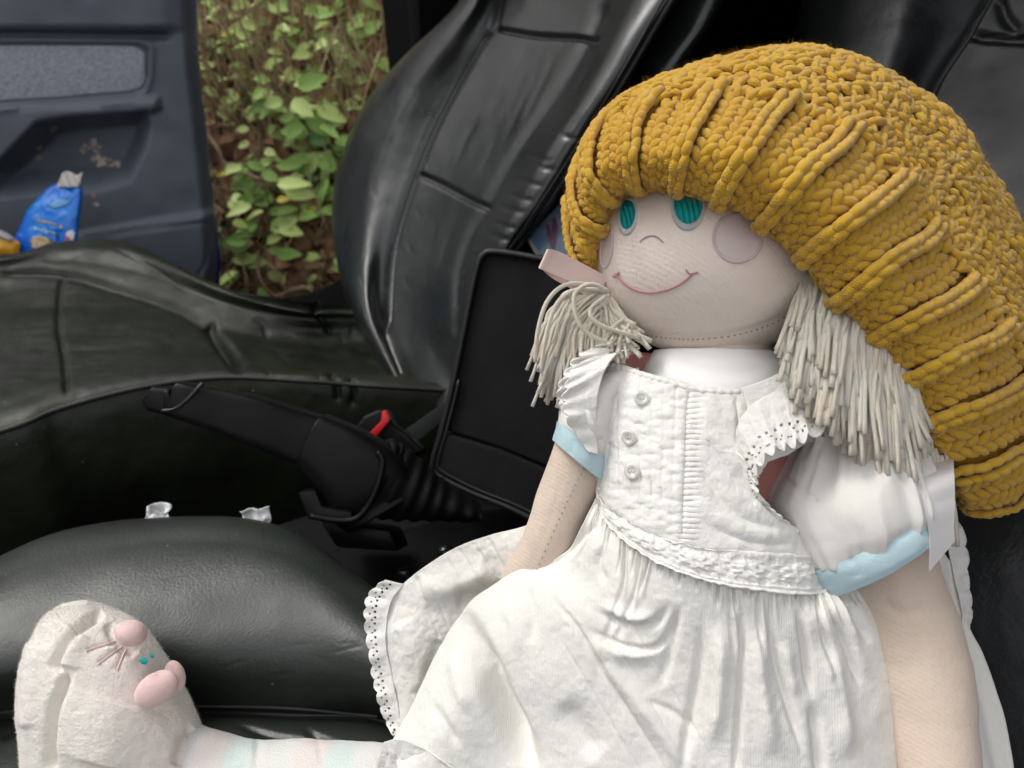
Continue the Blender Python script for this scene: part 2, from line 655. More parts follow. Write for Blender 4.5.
sarr = np.concatenate([np.linspace(-60, -2, 12), np.linspace(-1.8, -.1, 12), np.linspace(0, 2.2, 150), np.linspace(2.3, 6, 30), np.linspace(8, 60, 14)])
xarr = np.concatenate([np.linspace(-60, -3, 14), np.linspace(-2.6, -1.6, 20), np.linspace(-1.58, .9, 200), np.linspace(1.0, 3, 20), np.linspace(4, 60, 14)])
S, X = np.meshgrid(sarr, xarr, indexing='ij')
Yb, Zb = bank_pt(X, S)
Gb = np.stack([X, Yb, Zb], -1)
near = np.exp(-np.clip(np.abs(S - 1) - 2, 0, 99))
Gb = Gb + (fbm(Gb, 2.2, 4) * .10 * near)[..., None] * np.array([0, -.7, .7]) + (vnoise(Gb, 28) * .012 * near)[..., None] * np.array([0, -.7, .7])
m_soil = mat('bank_soil', (.12, .075, .042), .95, .1, [('noise', 40, .8, .02), ('noise', 160, .8, .01)], col2=(.035, .024, .015), var=(7, 1))
mk('ground', Gb.reshape(-1, 3), gridF(*Gb.shape[:2]), m_soil, kind='structure')
bank_bvh = BVHTree.FromPolygons([Vector(v) for v in Gb.reshape(-1, 3)], [list(map(int, f)) for f in gridF(*Gb.shape[:2])])

def bank_hit(px, py):
    v = unit(ray(px, py))
    loc, n, i, d = bank_bvh.ray_cast(Vector(CAM), Vector(v))
    if loc is None:
        return None, None
    n = np.array(n)
    if n[2] < 0:
        n = -n
    return np.array(loc), n

# leaf litter: dead leaves nobody could count
def leafmesh(nw=5, L=1.0, Wd=.5, curl=.15, fold=.18):
    """one leaf along +X, pointed oval with a folded midrib"""
    V, F = [], []
    ts = np.linspace(0, 1, nw + 2)
    for t in ts:
        w = Wd * .5 * math.sin(math.pi * min(1, t ** .75)) ** .8 if 0 < t < 1 else 0.0
        z = -curl * t * t
        V += [(L * t, -w, z + fold * w), (L * t, 0, z), (L * t, w, z + fold * w)]
    for i in range(len(ts) - 1):
        a = i * 3
        F += [[a, a + 1, a + 4, a + 3], [a + 1, a + 2, a + 5, a + 4]]
    return np.array(V), F

def scatter_leaves(n, pick, size, lmat, name, seed, flat=.5, **props):
    r = np.random.RandomState(seed)
    lv, lf = leafmesh(2, 1, .55, .25, .3)
    lf = np.array(lf)
    Vs, Fs, k = [], [], 0
    for i in range(n):
        p, nn = pick(r)
        if p is None:
            continue
        s = size * (.5 + r.rand())
        nn = unit(nn + r.randn(3) * flat)
        t = unit(np.cross(nn, r.randn(3)))
        b = np.cross(nn, t)
        Vs.append(p + nn * .006 + s * (lv[:, :1] * t + lv[:, 1:2] * b + lv[:, 2:] * nn))
        Fs.append(lf + k)
        k += len(lv)
    return mk(name, np.concatenate(Vs), np.concatenate(Fs), lmat, None, smooth=False, **props)

def pick_bank(r):
    return bank_hit(r.uniform(150, 430), r.uniform(-60, 345))

m_litter = mat('dead_leaf_litter', (.42, .25, .14), .8, .2, [('noise', 200, .4, .002)], col2=(.22, .11, .06), var=(22, 1))
m_litter2 = mat('pale_dead_leaf_litter', (.48, .35, .23), .8, .2, [('noise', 200, .4, .002)], col2=(.17, .10, .06), var=(22, 1))
scatter_leaves(2600, pick_bank, .055, m_litter, 'leaf_litter', 3, kind='stuff')
scatter_leaves(900, pick_bank, .045, m_litter2, 'pale_leaf_litter', 4, kind='stuff')

# hanging dry stalks and roots
def stalks(n, seed, rad, lmat, name, box_, length):
    r = np.random.RandomState(seed)
    parts = []
    for i in range(n):
        p, nn = bank_hit(r.uniform(*box_[0]), r.uniform(*box_[1]))
        if p is None:
            continue
        L = length * r.uniform(.4, 1.3)
        d0 = unit(np.array([r.normal(0, .25), -.35, .95]))
        m = 6
        path = []
        for k in range(m):
            t = k / (m - 1)
            q = p + nn * (.01 + .05 * math.sin(math.pi * t) * r.uniform(.4, 1)) + d0 * L * (.5 - t) * 1.0 + np.array([.05 * t * t * r.normal(), -.02, 0])
            path.append(q)
        parts.append(tube(cr1(np.array(path), 9), rad * r.uniform(.5, 1.2), 3, cap=False))
    V, F = joinVF(parts)
    return mk(name, V, F, lmat, None, kind='stuff')
m_stalk = mat('dry_grass_stalks', (.68, .54, .33), .8, .2, col2=(.44, .30, .16), var=(9, 1))
stalks(430, 11, .0026, m_stalk, 'dry_grass', ((185, 410), (-60, 150)), .40)
stalks(45, 12, .0026, m_stalk, 'fallen_twigs', ((185, 400), (180, 330)), .2)
m_root = mat('pale_brown_root', (.42, .30, .19), .85, .2, [('noise', 150, .5, .002)])
for (pts, lab) in [
        ([(258, 258), (262, 275), (275, 290), (297, 298), (310, 292)], 'pale curved root loop on the leaf litter below the brambles'),
        ([(195, 120), (215, 150), (235, 165), (262, 190)], 'thin brown root slanting down the bank beside the car door'),
        ([(346, 20), (355, 50), (362, 80)], 'short grey broken stick near the top of the bank')]:
    path = []
    for a in pts:
        p, nn = bank_hit(*a)
        path.append(p + nn * .05)
    o = mkt('dry_root', tube(cr1(np.array(path), 24), .0048, 8), m_root, None, loc=path[0])
    o['label'] = lab
    o['category'] = 'root'

# bramble plants: stem + separate leaves sharing mesh data
m_leaves = [mat('bramble_leaf_green', (.30, .50, .11), .5, .4, [('wavex', 60, .3, .001)], col2=(.38, .57, .14), var=(30, 1)),
            mat('pale_leaf_green', (.50, .66, .20), .5, .4, col2=(.60, .70, .22), var=(30, 1)),
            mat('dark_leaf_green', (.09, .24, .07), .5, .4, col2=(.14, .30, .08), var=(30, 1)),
            mat('yellow_leaf', (.62, .50, .07), .55, .3)]
for m_ in m_leaves:
    m_.node_tree.nodes['Principled BSDF'].inputs['Subsurface Weight'].default_value = 0
m_stem = mat('green_brown_stem', (.16, .17, .07), .7, .3)
leaf_data = []
for lm in m_leaves:
    row = []
    for (wd, cu) in ((.54, .18), (.44, .30), (.60, .10)):
        V, F = leafmesh(6, 1, wd, cu, .25)
        me = bpy.data.meshes.new('leaf')
        me.from_pydata([tuple(v) for v in V], [], F)
        me.polygons.foreach_set('use_smooth', [True] * len(me.polygons))
        me.materials.append(lm)
        row.append(me)
    leaf_data.append(row)

def plant(stem_px, leaves, label, lift=.10, size=.075, tone=0, seed=1, cat='bramble'):
    """stem_px: pixel path of the stem; leaves: number of leaves; the plant grows off the bank"""
    r = np.random.RandomState(seed)
    leaves = int(leaves * 1.9)
    size = size * .68
    pts = []
    for k, (x, y) in enumerate(stem_px):
        p, nn = bank_hit(x, y)
        if p is None:
            continue
        t = k / max(1, len(stem_px) - 1)
        pts.append(p + (unit(CAM - p) * .5 + ZZ * .2) * lift * (.15 + t) * 1.3)
    root = thing('bramble_plant', label, cat, pts[0], 'brambles growing on the bank')
    path = cr1(np.array(pts), 30)
    stems = [tube(path, np.linspace(.0035, .0016, 30), 5)]
    todo = []
    for i in range(leaves):
        t = (i + .5) / leaves
        p = path[min(29, int(t * 29.9))]
        s = size * r.uniform(.7, 1.25)
        side = 1 if i % 2 else -1
        d = unit(np.array([side * r.uniform(.3, 1.0), -r.uniform(0, .5), r.uniform(-.45, .5)]))
        pet = p + d * s * r.uniform(.3, .9)
        stems.append(tube(np.array([p, (p + pet) / 2 + ZZ * .006, pet]), .0012, 4))
        # leaf faces up and out of the bank, towards the light
        nn = unit(np.array([r.normal(0, .35), -.75 + r.normal(0, .3), .65 + r.normal(0, .3)]))
        x = unit(d - nn * (d @ nn))
        y = np.cross(nn, x)
        todo.append((pet, x, y, nn, s))
    mkt('stem', joinVF(stems), m_stem, root)
    for (pet, x, y, nn, s) in todo:
        tn = tone if r.rand() < .75 else (1 if tone != 1 else 0)
        if r.rand() < .03:
            tn = 3
            s = s * .6
        o = bpy.data.objects.new('leaf', leaf_data[tn][r.randint(3)])
        COL.objects.link(o)
        o.parent = root
        mtx = Matrix(((x[0] * s, y[0] * s, nn[0] * s, 0), (x[1] * s, y[1] * s, nn[1] * s, 0), (x[2] * s, y[2] * s, nn[2] * s, 0), (0, 0, 0, 1)))
        mtx.translation = Vector(pet - np.array(root.location))
        o.matrix_basis = mtx

plant([(255, 285), (262, 255), (272, 232), (268, 205)], 13, 'broad leaved green bramble low on the bank above the pale curved root', .16, .100, 0, 21)
plant([(225, 275), (232, 255), (228, 225), (222, 190)], 11, 'pale green bramble sprig beside the lower edge of the open door', .14, .088, 1, 22)
plant([(300, 230), (285, 205), (270, 190), (245, 180)], 12, 'dark green bramble shoot in the shaded middle of the bank', .14, .095, 0, 23)
plant([(360, 215), (345, 180), (325, 150), (300, 125), (280, 115)], 20, 'long arching bramble shoot with big leaves reaching towards the seat backrest', .20, .098, 0, 24)
plant([(330, 160), (310, 140), (295, 120), (275, 90)], 15, 'bushy mid green bramble in the centre of the bank', .18, .070, 1, 25)
plant([(350, 110), (335, 80), (318, 55), (300, 30), (285, 5)], 22, 'tall pale green shoot climbing to the top centre of the bank', .20, .062, 1, 26)
plant([(382, 120), (372, 95), (362, 70), (340, 45)], 14, 'green bramble shoot next to the backrest shoulder with yellow tips', .16, .066, 0, 27)
plant([(205, 80), (212, 55), (205, 30), (200, 5)], 12, 'small leaved pale sprig at the top beside the door edge', .15, .055, 1, 28)
plant([(235, 75), (245, 50), (255, 30), (270, 8)], 16, 'small leaved sprig spreading across the upper dry grass', .15, .052, 1, 29)
plant([(255, 175), (262, 150), (255, 120), (240, 98)], 10, 'thin bramble sprig over the brown roots beside the door', .14, .060, 1, 30)
plant([(360, 40), (355, 15), (335, -10), (310, -25)], 16, 'leafy shoot hanging in at the top edge of the bank', .18, .062, 0, 31)
plant([(240, 130), (250, 100), (262, 70), (275, 45)], 14, 'pale sprig hanging in the dry grass left of the tall shoot', .17, .066, 1, 35)
plant([(330, 60), (345, 40), (350, 20), (372, 0)], 14, 'mid green sprig beside the black pillar near the top', .17, .070, 0, 36)
plant([(225, 60), (222, 35), (232, 12), (240, -8)], 12, 'small pale sprig in the top corner between two other sprigs', .17, .060, 1, 37)
plant([(222, 120), (210, 105), (200, 95), (195, 75)], 8, 'yellowish sprig touching the upper door edge', .15, .055, 1, 32)
plant([(322, 285), (325, 275), (328, 268), (330, 262)], 4, 'tiny two leaved seedling on the litter by the door sill', .08, .055, 0, 33)
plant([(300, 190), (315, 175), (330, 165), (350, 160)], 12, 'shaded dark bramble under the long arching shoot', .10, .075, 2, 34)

# trees behind the bank close the wood off
def tree(x, y, h, label, seed, cols=(.045, .10, .035)):
    r = np.random.RandomState(seed)
    root = thing('forest_tree', label, 'tree', (x, y, 5.4), 'trees standing above the track')
    base = np.array(root.location)
    path = [base - ZZ * .3]
    for k in range(6):
        path.append(base + np.array([r.normal(0, .12) * k / 2, r.normal(0, .12) * k / 2, h * (k + 1) / 6]))
    tr = [tube(cr1(np.array(path), 24), np.linspace(.20, .05, 24), 10)]
    tips = []
    for k in range(12):
        p = cr1(np.array(path), 24)[8 + k]
        d = unit(np.array([r.normal(), r.normal(), .35]))
        q = p + d * r.uniform(1, 2.2)
        tr.append(tube(np.array([p, (p + q) / 2 + ZZ * .15, q]), np.array([.06, .04, .015]), 6))
        tips.append(q)
    mkt('trunk', joinVF(tr), m_bark, root)
    lv, lf = leafmesh(1, 1, .6, .1, .2)
    lf = np.array(lf)
    n = 2600
    t = np.array(tips)[r.randint(0, len(tips), n)]
    C = t + r.normal(0, .75, (n, 3)) - ZZ * (r.rand(n) ** 2 * 2.6)[:, None]
    Vs = []
    for c in C:
        a = unit(r.normal(size=3)); b = unit(np.cross(a, r.normal(size=3)))
        Vs.append(c + .26 * (lv[:, :1] * a + lv[:, 1:2] * b))
    F = (lf[None] + (np.arange(n) * len(lv))[:, None, None]).reshape(-1, 4)
    mk('crown', np.concatenate(Vs), F, m_crown, root, smooth=False)
    return root
m_bark = mat('tree_bark', (.10, .075, .055), .95, .1, [('noise', 30, .8, .02)])
m_crown = mat('forest_foliage', (.05, .11, .035), .6, .3, col2=(.09, .15, .04), var=(3, 1))
t0 = tree(-2.8, 7.6, 6.5, 'tree standing on the bank far left of the car', 41)
t1 = tree(.8, 8.0, 6.0, 'tree standing on the bank straight behind the open door', 42)
t2 = tree(4.2, 7.0, 7.0, 'tree standing on the bank behind the rear of the car', 43)
def ground_z(x, y):
    loc, n, i, d = bank_bvh.ray_cast(Vector((x, y, 60)), Vector((0, 0, -1)))
    return loc[2] if loc is not None else 0.0
where = ['far ahead of the car', 'ahead of the bonnet beside the track', 'on the bank left of the open door', 'on the bank above the bonnet', 'high on the bank beyond the door', 'high on the bank beyond the rear wheel',
         'on the bank behind the boot', 'beside the track behind the boot', 'on the low side of the track behind the boot', 'on the low side of the track ahead of the bonnet', 'on the low side of the track far ahead']
spots = [(-7.5, -1.0), (-8.8, 1.2), (-6.8, 4.6), (-5.8, 7.4), (-1.2, 10.5), (2.6, 11), (5.6, 4.0), (6.6, 1.0), (6.2, -3.6), (-5.6, -4.4), (-9.5, 2.5)]
for k, (x, y) in enumerate(spots):
    src = (t0, t1, t2)[k % 3]
    c = src.copy()
    COL.objects.link(c)
    c.location = (x, y, ground_z(x, y))
    c.rotation_euler = (0, 0, k * 1.3)
    c.scale = (1.15, 1.15, 1.0)
    c['label'] = 'forest tree standing ' + where[k]
    for ch in src.children:
        d = ch.copy()
        COL.objects.link(d)
        d.parent = c

# ------------------------------------------------------------------ car shell
car = thing('car', 'blue car with worn black leather interior and its far door swung open', 'car', Wc(.4, .6, -1.2))
rbox('floor', box(Wc(.55, .58, -.80), 3.0, 1.62, .03), M['carpet'], car, .004)
rbox('sill', box(Wc(.3, 1.355, -.66), 1.9, .10, .26), M['wood_black'], car, .012)
rbox('sill', box(Wc(.3, -.27, -.66), 1.9, .10, .26), M['blue_paint'], car, .012)
rbox('unseen_roof', box(Wc(1.17, .56, .42), 1.70, 1.60, .03), M['headliner'], car, .01)  # out of view, added and sized to shade the cabin
rbox('unseen_rear_wall', box(Wc(2.02, .56, -.2), .04, 1.62, 1.24), M['headliner'], car, .01)  # out of view, added to shut out light from behind
rbox('rear_light_block', box(Wc(1.30, 1.38, -.2), 1.42, .05, 1.24), M['plastic_soft'], car, .01)  # opaque dark panel added in place of windows to darken the rear
rbox('rear_light_block', box(Wc(1.34, -.24, -.2), 1.32, .05, 1.24), M['plastic_soft'], car, .01)  # added on the near side too, blocks light to the rear
rbox('dashboard', box(Wc(-.80, .56, -.34), .35, 1.5, .34), M['plastic'], car, .04)
# far pillar, black, behind the shoulder of the far seat
pl0 = [P(383, -60, 1.55), P(381, 0, 1.55), P(388, 62, 1.55), P(394, 120, 1.55), P(412, 330, 1.60), P(520, 330, 1.60), P(520, -60, 1.55)]
rprism('door_pillar', pl0, FW * .10, M['wood_black'], car, .008)
rprism('belt_guide', [P(416, 2, 1.42), P(434, -6, 1.42), P(440, 8, 1.42), P(424, 16, 1.42)], FW * .02, mat('brushed_belt_metal', (.35, .35, .36), .35, .5, metal=1), car, .003)
# black trim in the gap at the foot of the far backrest
pl1 = [P(268, 306, 1.22), P(300, 296, 1.22), P(333, 283, 1.22), P(352, 270, 1.22), P(366, 268, 1.22), P(420, 300, 1.22), P(420, 360, 1.22), P(268, 350, 1.22)]
rprism('seat_rail_cover', pl1, FW * .05, M['wood_black'], car, .004)
rprism('label', [P(360, 285, 1.212), P(369, 284, 1.212), P(372, 294, 1.212), P(364, 296, 1.212)], FW * .004, M['label'], car, .001)

# rear bench, dark, glimpsed between the front seats
bench = sub('rear_bench', car, Wc(1.35, .55, -.8))
rbox('cushion', box(Wc(1.32, .56, -.50), .52, 1.34, .30), M['leather'], bench, .06, 4)
rbox('backrest', box(Wc(1.74, .56, -.10), .20, 1.34, .80), M['leather'], bench, .06, 4)

# ------------------------------------------------------------------ far door, swung open
door = sub('door', car, P(60, 330, 1.6) - ZZ * .2)
def door_pt(px, py, off=0.0):
    # a nearly upright plane turned a little: far end of the door lies further out
    nrm = unit(np.array([.30, -1, .04]))
    base = P(100, 130, 1.50)
    v = ray(px, py)
    return CAM + v * (np.dot(base + nrm * off - CAM, nrm) / np.dot(v, nrm))
DN = unit(np.array([.30, -1, .04]))
nu, nv = 250, 330
ys = np.linspace(-120, 420, nu)
us = np.linspace(0, 1, nv)
Gd = np.zeros((nu, nv, 3))
PX = np.zeros((nu, nv, 2))
redge_y = [-120, 0, 60, 130, 200, 262, 300, 360, 420]
redge_x = [186, 192, 196, 204, 212, 217, 214, 208, 200]
for i, y in enumerate(ys):
    xr = np.interp(y, redge_y, redge_x)
    for j, u in enumerate(us):
        x = -330 + (xr + 330) * u
        PX[i, j] = (x, y)
        Gd[i, j] = door_pt(x, y)
h = np.zeros((nu, nv))
x, y = PX[..., 0], PX[..., 1]
# rounded rear edge of the lining
edge = np.interp(y, redge_y, redge_x) - x
h -= .030 * (1 - sstep(edge, 0, 16)) ** 2
# upper pad above a deep groove
groove = np.exp(-((y - (34.5 + x * .012)) / 3.6) ** 2) * (1 - sstep(x, 158, 176))
h += .016 * (1 - sstep(y, 24, 35)) * (1 - sstep(x, 160, 192))
h -= .024 * groove
# cloth inset recess
inset = [(-330, 106), (-20, 104), (146, 92), (147, 52), (140, 42), (120, 40), (-20, 42), (-330, 44)]
inset = [(-330, 112), (-20, 106), (60, 100), (130, 95), (143, 89), (147, 78), (148, 50), (140, 43), (60, 42), (-20, 42), (-330, 46)]
sd_i = polysdf(PX, inset)
h -= .010 * (1 - sstep(sd_i, -3, 2.5))
h += .004 * np.exp(-((sd_i - 4) / 3) ** 2)
# arm ledge and the pocket under it
pocket = [(-10, 172), (12, 150), (38, 122), (70, 116), (120, 112), (150, 108), (152, 125), (146, 150), (132, 182), (100, 192), (40, 196), (-10, 200)]
sd_p = polysdf(PX, pocket)
h -= .095 * (1 - sstep(sd_p, -22, 2)) * (1 - sstep(y, 150, 205) * .5)
ledge = [(-330, 122), (-20, 112), (8, 104), (60, 104), (140, 98), (158, 98), (160, 108), (150, 112), (70, 117), (40, 122), (12, 150), (-10, 175), (-330, 190)]
sd_l = polysdf(PX, ledge)
h += .020 * (1 - sstep(sd_l, -4, 4))
h -= .006 * np.exp(-(segdist(PX, [(22, 108), (100, 104)]) / 2.2) ** 2)
# lower ledge line and map pocket panel
h += .012 * np.exp(-(segdist(PX, [(60, 240), (90, 233), (160, 221), (211, 213)]) / 2.6) ** 2)
h += .016 * sstep(y - np.interp(x, [60, 211], [240, 213]), -1, 4)
low = [(92, 300), (92, 240), (125, 232), (170, 225), (204, 221), (208, 240), (206, 262), (198, 275), (190, 300)]
sd_w = polysdf(PX, low)
h -= .004 * np.exp(-(sd_w / 1.8) ** 2)
h += .0012 * vnoise(Gd, 30)
Gd = Gd + DN * h[..., None]
V, F = sheet(Gd, .012, np.broadcast_to(DN, Gd.shape))
mk('door_lining', V, F, M['door'], door)
door_bvh = bvh_of((V, F))
# cloth inset
nu, nv = 40, 120
Gc = np.zeros((nu, nv, 3)); PXc = np.zeros((nu, nv, 2))
for i, t in enumerate(np.linspace(0, 1, nu)):
    for j, u in enumerate(np.linspace(0, 1, nv)):
        xx = -325 + (145 + 325) * u
        y0 = np.interp(xx, [-325, -20, 130, 140, 145], [50, 46, 46, 49, 55])
        y1 = np.interp(xx, [-325, -20, 60, 130, 140, 145], [108, 102, 97, 91, 88, 80])
        PXc[i, j] = (xx, y0 + (y1 - y0) * t)
        Gc[i, j] = door_pt(*PXc[i, j])
Gc = Gc + DN * (-.0062 + .003 * np.sin(np.pi * np.linspace(0, 1, nu))[:, None, None])
V, F = sheet(Gc, .003, np.broadcast_to(DN, Gc.shape))
mk('cloth_inset', V, F, M['door_cloth'], door)
# dried mud marks in the pocket
m_mud = mat('dried_mud', (.62, .53, .46), .95, .1, [('noise', 300, .8, .002)], col2=(.20, .165, .15), var=(90, 1))
r_ = np.random.RandomState(5)
mud = []
for (cx, cy, rr, n) in ((92, 148, 8, 12), (98, 158, 8, 14), (108, 161, 8, 10), (116, 164, 4, 6), (55, 128, 4, 4), (38, 148, 4, 4), (95, 195, 2, 3), (96, 205, 2, 2), (36, 156, 3, 2)):
    for k in range(n):
        ax, ay = cx + r_.normal(0, rr * .5), cy + r_.normal(0, rr * .35)
        s = r_.uniform(1.2, 4.2)
        c, nn = hit(door_bvh, ax, ay, .0006)
        ring = []
        for q in range(7):
            a = q / 7 * 6.283
            ring.append(hit(door_bvh, ax + s * math.cos(a) * r_.uniform(.6, 1.2), ay + .8 * s * math.sin(a) * r_.uniform(.6, 1.2), .0003)[0])
        Vm = np.array([c] + ring)
        Fm = [[0, q + 1, (q + 1) % 7 + 1, (q + 1) % 7 + 1] for q in range(7)]
        mud.append((Vm, np.array(Fm)))
mkt('mud_mark', joinVF(mud), m_mud, door, kind='stuff')
# painted edge and outer skin
paint = []
for y_, x_ in zip(redge_y, redge_x):
    paint.append((x_ , y_))
ring = [door_pt(a - 5, b, -.045) for a, b in paint] + [door_pt(-330, 420, -.045), door_pt(-330, -120, -.045)]
ring2 = [door_pt(a + (1.0 if not (b > 250 or b < 20) else 4), b, -.125) for a, b in paint] + [door_pt(-330, 420, -.125), door_pt(-330, -120, -.125)]
rprism('door_skin', ring2, -DN * .06, M['blue_paint'], door, .004)

# ------------------------------------------------------------------ seats
def seat_mesh(name, ctrl, nu, nv, mt, parent, creases, thick, noise_amp=.0015, noise_s=30, extra=None, N=None):
    G = surf(np.array(ctrl), nu, nv)
    Nn = towards_cam(G, normals(G)) if N is None else N
    px = proj(G)
    h = noise_amp * fbm(G, noise_s, 3)
    for line, w, d in creases:
        h = h + crease(px, line, w, d, .04 if w >= 2.5 and d > .0035 else .35)
    if extra is not None:
        h = h + extra(px, G)
    G2 = G + Nn * h[..., None]
    V, F = sheet(G2, thick, Nn)
    o = mk(name, V, F, mt, parent)
    return o, bvh_of((V, F)), G2

def seamline(bvh, line, r, off=0.0, n=60):
    line = cr1(np.array(line, float), n)
    pts = np.array([hit(bvh, a, b, off)[0] for a, b in line])
    pts[1:-1] = (pts[:-2] + pts[1:-1] * 2 + pts[2:]) / 4
    return tube(pts, r, 6)

def stitches(bvh, line, n, L, r, off=.0006):
    line = cr1(np.array(line, float), n * 3)
    parts = []
    for k in range(n):
        a, _ = hit(bvh, *line[3 * k], off)
        b, _ = hit(bvh, *line[3 * k + 1], off)
        parts.append(tube(np.array([a, b]), r, 4))
    return joinVF(parts)

far = sub('front_seat', car, Wc(.05, .95, -.8))
def row(pts):
    return [PZ(x, y, z) for x, y, z in pts]
near_edge = [(-170, 470, -.40), (0, 428, -.385), (60, 405, -.378), (140, 384, -.372), (220, 374, -.372), (300, 377, -.378), (370, 382, -.385), (470, 388, -.395)]
far_ctrl = [
    row([(-170, 262, -.47), (0, 258, -.47), (60, 250, -.46), (130, 250, -.46), (215, 288, -.47), (290, 312, -.48), (350, 318, -.49), (440, 330, -.50)]),
    row([(-170, 268, -.36), (0, 256, -.36), (60, 242, -.355), (130, 245, -.355), (215, 284, -.37), (290, 308, -.385), (350, 311, -.395), (440, 320, -.40)]),
    row([(-170, 290, -.36), (0, 268, -.362), (60, 262, -.360), (140, 274, -.368), (225, 305, -.385), (300, 318, -.393), (360, 320, -.40), (440, 330, -.405)]),
    row([(-170, 315, -.38), (0, 292, -.383), (60, 290, -.381), (140, 300, -.385), (222, 326, -.398), (300, 332, -.410), (360, 334, -.416), (440, 345, -.42)]),
    row([(-170, 350, -.385), (0, 332, -.385), (60, 328, -.383), (140, 330, -.385), (226, 342, -.400), (300, 347, -.412), (360, 350, -.418), (450, 358, -.425)]),
    row([(-170, 400, -.385), (0, 372, -.383), (60, 366, -.382), (140, 352, -.385), (228, 356, -.398), (300, 360, -.408), (365, 364, -.415), (455, 370, -.42)]),
    row([(-170, 435, -.385), (0, 402, -.378), (60, 384, -.372), (140, 368, -.372), (220, 362, -.380), (300, 368, -.390), (370, 374, -.400), (460, 380, -.41)]),
    row(near_edge),
]
e = np.array(far_ctrl[-1])
far_ctrl.append(list(e + np.array([0, 0, -.03]) - AA * .016))
far_ctrl.append(list(e + np.array([0, 0, -.09]) - AA * .020))
far_ctrl.append(list(e + np.array([0, 0, -.17]) - AA * .014))
far_ctrl.append(list(e + np.array([0, 0, -.26]) - AA * .004))
cr = [([(0, 272), (62, 275), (110, 288), (165, 305), (208, 330), (238, 366)], 5, .006),
      ([(62, 275), (58, 320), (64, 360), (66, 392)], 3, .004),
      ([(208, 322), (222, 345), (240, 368)], 5, .010),
      ([(215, 326), (270, 336), (320, 344), (370, 338), (420, 342)], 6, .004),
      ([(312, 310), (320, 318), (330, 332)], 3, .005),
      ([(100, 242), (130, 256), (160, 272), (190, 296)], 2, .0015),
      ([(330, 372), (336, 385), (338, 400)], 3, .005), ([(350, 378), (354, 390), (352, 405)], 3, .005),
      ([(345, 344), (365, 352), (385, 350), (410, 358)], 5, .003), ([(300, 352), (330, 358), (350, 356), (375, 366)], 4, .0015),
      ([(260, 350), (290, 352), (320, 350)], 2.5, .002), ([(380, 340), (395, 352), (420, 362)], 3, .003),
      ([(250, 318), (262, 322), (268, 336)], 3, .003), ([(345, 316), (352, 326), (350, 338)], 2.5, .002)]
r_ = np.random.RandomState(3)
for k in range(26):          # fine creases along the thigh panel and the bolster
    y0 = r_.uniform(285, 380); x0 = r_.uniform(-20, 50)
    cr.append(([(x0, y0), (x0 + r_.uniform(25, 70), y0 - r_.uniform(-3, 4)), (x0 + r_.uniform(80, 150), y0 - r_.uniform(-4, 8))], 1.3, r_.uniform(.0003, .0009)))
for k in range(22):
    x0 = r_.uniform(250, 420); y0 = r_.uniform(325, 372)
    a = r_.uniform(-.6, 1.2)
    cr.append(([(x0, y0), (x0 + 12 * math.cos(a), y0 + 8 * math.sin(a)), (x0 + 24 * math.cos(a + .4), y0 + 16 * math.sin(a + .4))], 1.6, r_.uniform(.0003, .0009)))
o, far_bvh, _ = seat_mesh('cushion', far_ctrl, 230, 330, M['leather_green_cast'], far, cr, .02, .0016, 22)
pipe = [(a, b) for a, b, _ in near_edge]
V1 = seamline(far_bvh, [(a, b + 4) for a, b in pipe], .0028, .001)
mkt('piping', V1, M['piping'], far)
mkt('stitching', stitches(far_bvh, [(a, b + 8) for a, b in pipe], 150, .004, .0006), M['thread'], far, kind='stuff')
mkt('seam', seamline(far_bvh, [(0, 271), (62, 274), (110, 287), (165, 304), (208, 329)], .0010, .0002), M['thread'], far)

R0, Z0, LEAN = .30, -.38, RAD(30)
def bp(px, py, off=0.0):
    return PL(px, py, R0, Z0, LEAN, off)
BN = -RR * math.cos(LEAN) + ZZ * math.sin(LEAN)
# rows bottom -> top; columns outer (far) edge -> near edge, offsets in metres off the plane
bk = [
    [(372, 372, -.05), (385, 372, .01), (400, 385, .02), (412, 400, .0), (450, 410, -.004), (490, 420, -.02), (515, 425, -.02), (535, 430, -.03), (540, 432, -.06)],
    [(346, 300, -.05), (349, 302, .02), (368, 312, .026), (385, 322, .002), (425, 330, -.006), (455, 338, .0), (480, 344, .004), (505, 350, -.004), (512, 352, -.06)],
    [(334, 245, -.05), (337, 245, .02), (362, 250, .028), (391, 250, .002), (428, 255, -.006), (462, 262, .0), (492, 262, .026), (512, 262, .004), (520, 262, -.06)],
    [(333, 195, -.05), (336, 195, .02), (368, 190, .030), (409, 190, .002), (448, 195, -.006), (486, 210, .0), (518, 208, .028), (553, 200, .004), (560, 200, -.06)],
    [(345, 145, -.05), (348, 145, .02), (384, 140, .031), (429, 138, .002), (472, 142, -.006), (516, 155, .0), (552, 148, .028), (592, 135, .004), (598, 135, -.06)],
    [(368, 98, -.05), (371, 98, .02), (408, 92, .031), (453, 90, .002), (502, 92, -.006), (552, 100, .0), (590, 92, .026), (624, 82, .004), (630, 82, -.06)],
    [(408, 52, -.05), (411, 52, .02), (444, 45, .030), (480, 42, .002), (532, 42, -.006), (584, 48, .0), (618, 40, .024), (652, 35, .004), (658, 35, -.06)],
    [(452, 10, -.05), (455, 10, .02), (474, 4, .028), (495, 2, .002), (550, 0, -.006), (604, 2, .0), (640, -5, .020), (678, -8, .004), (684, -8, -.06)],
    [(480, -40, -.05), (483, -40, .015), (492, -45, .03), (505, -48, .002), (565, -50, -.006), (625, -50, .0), (665, -55, .018), (700, -60, .004), (706, -60, -.06)],
    [(505, -90, -.06), (508, -90, .0), (515, -95, .0), (522, -98, -.01), (580, -100, -.02), (645, -100, -.02), (685, -105, -.01), (715, -108, -.02), (720, -108, -.08)],
]
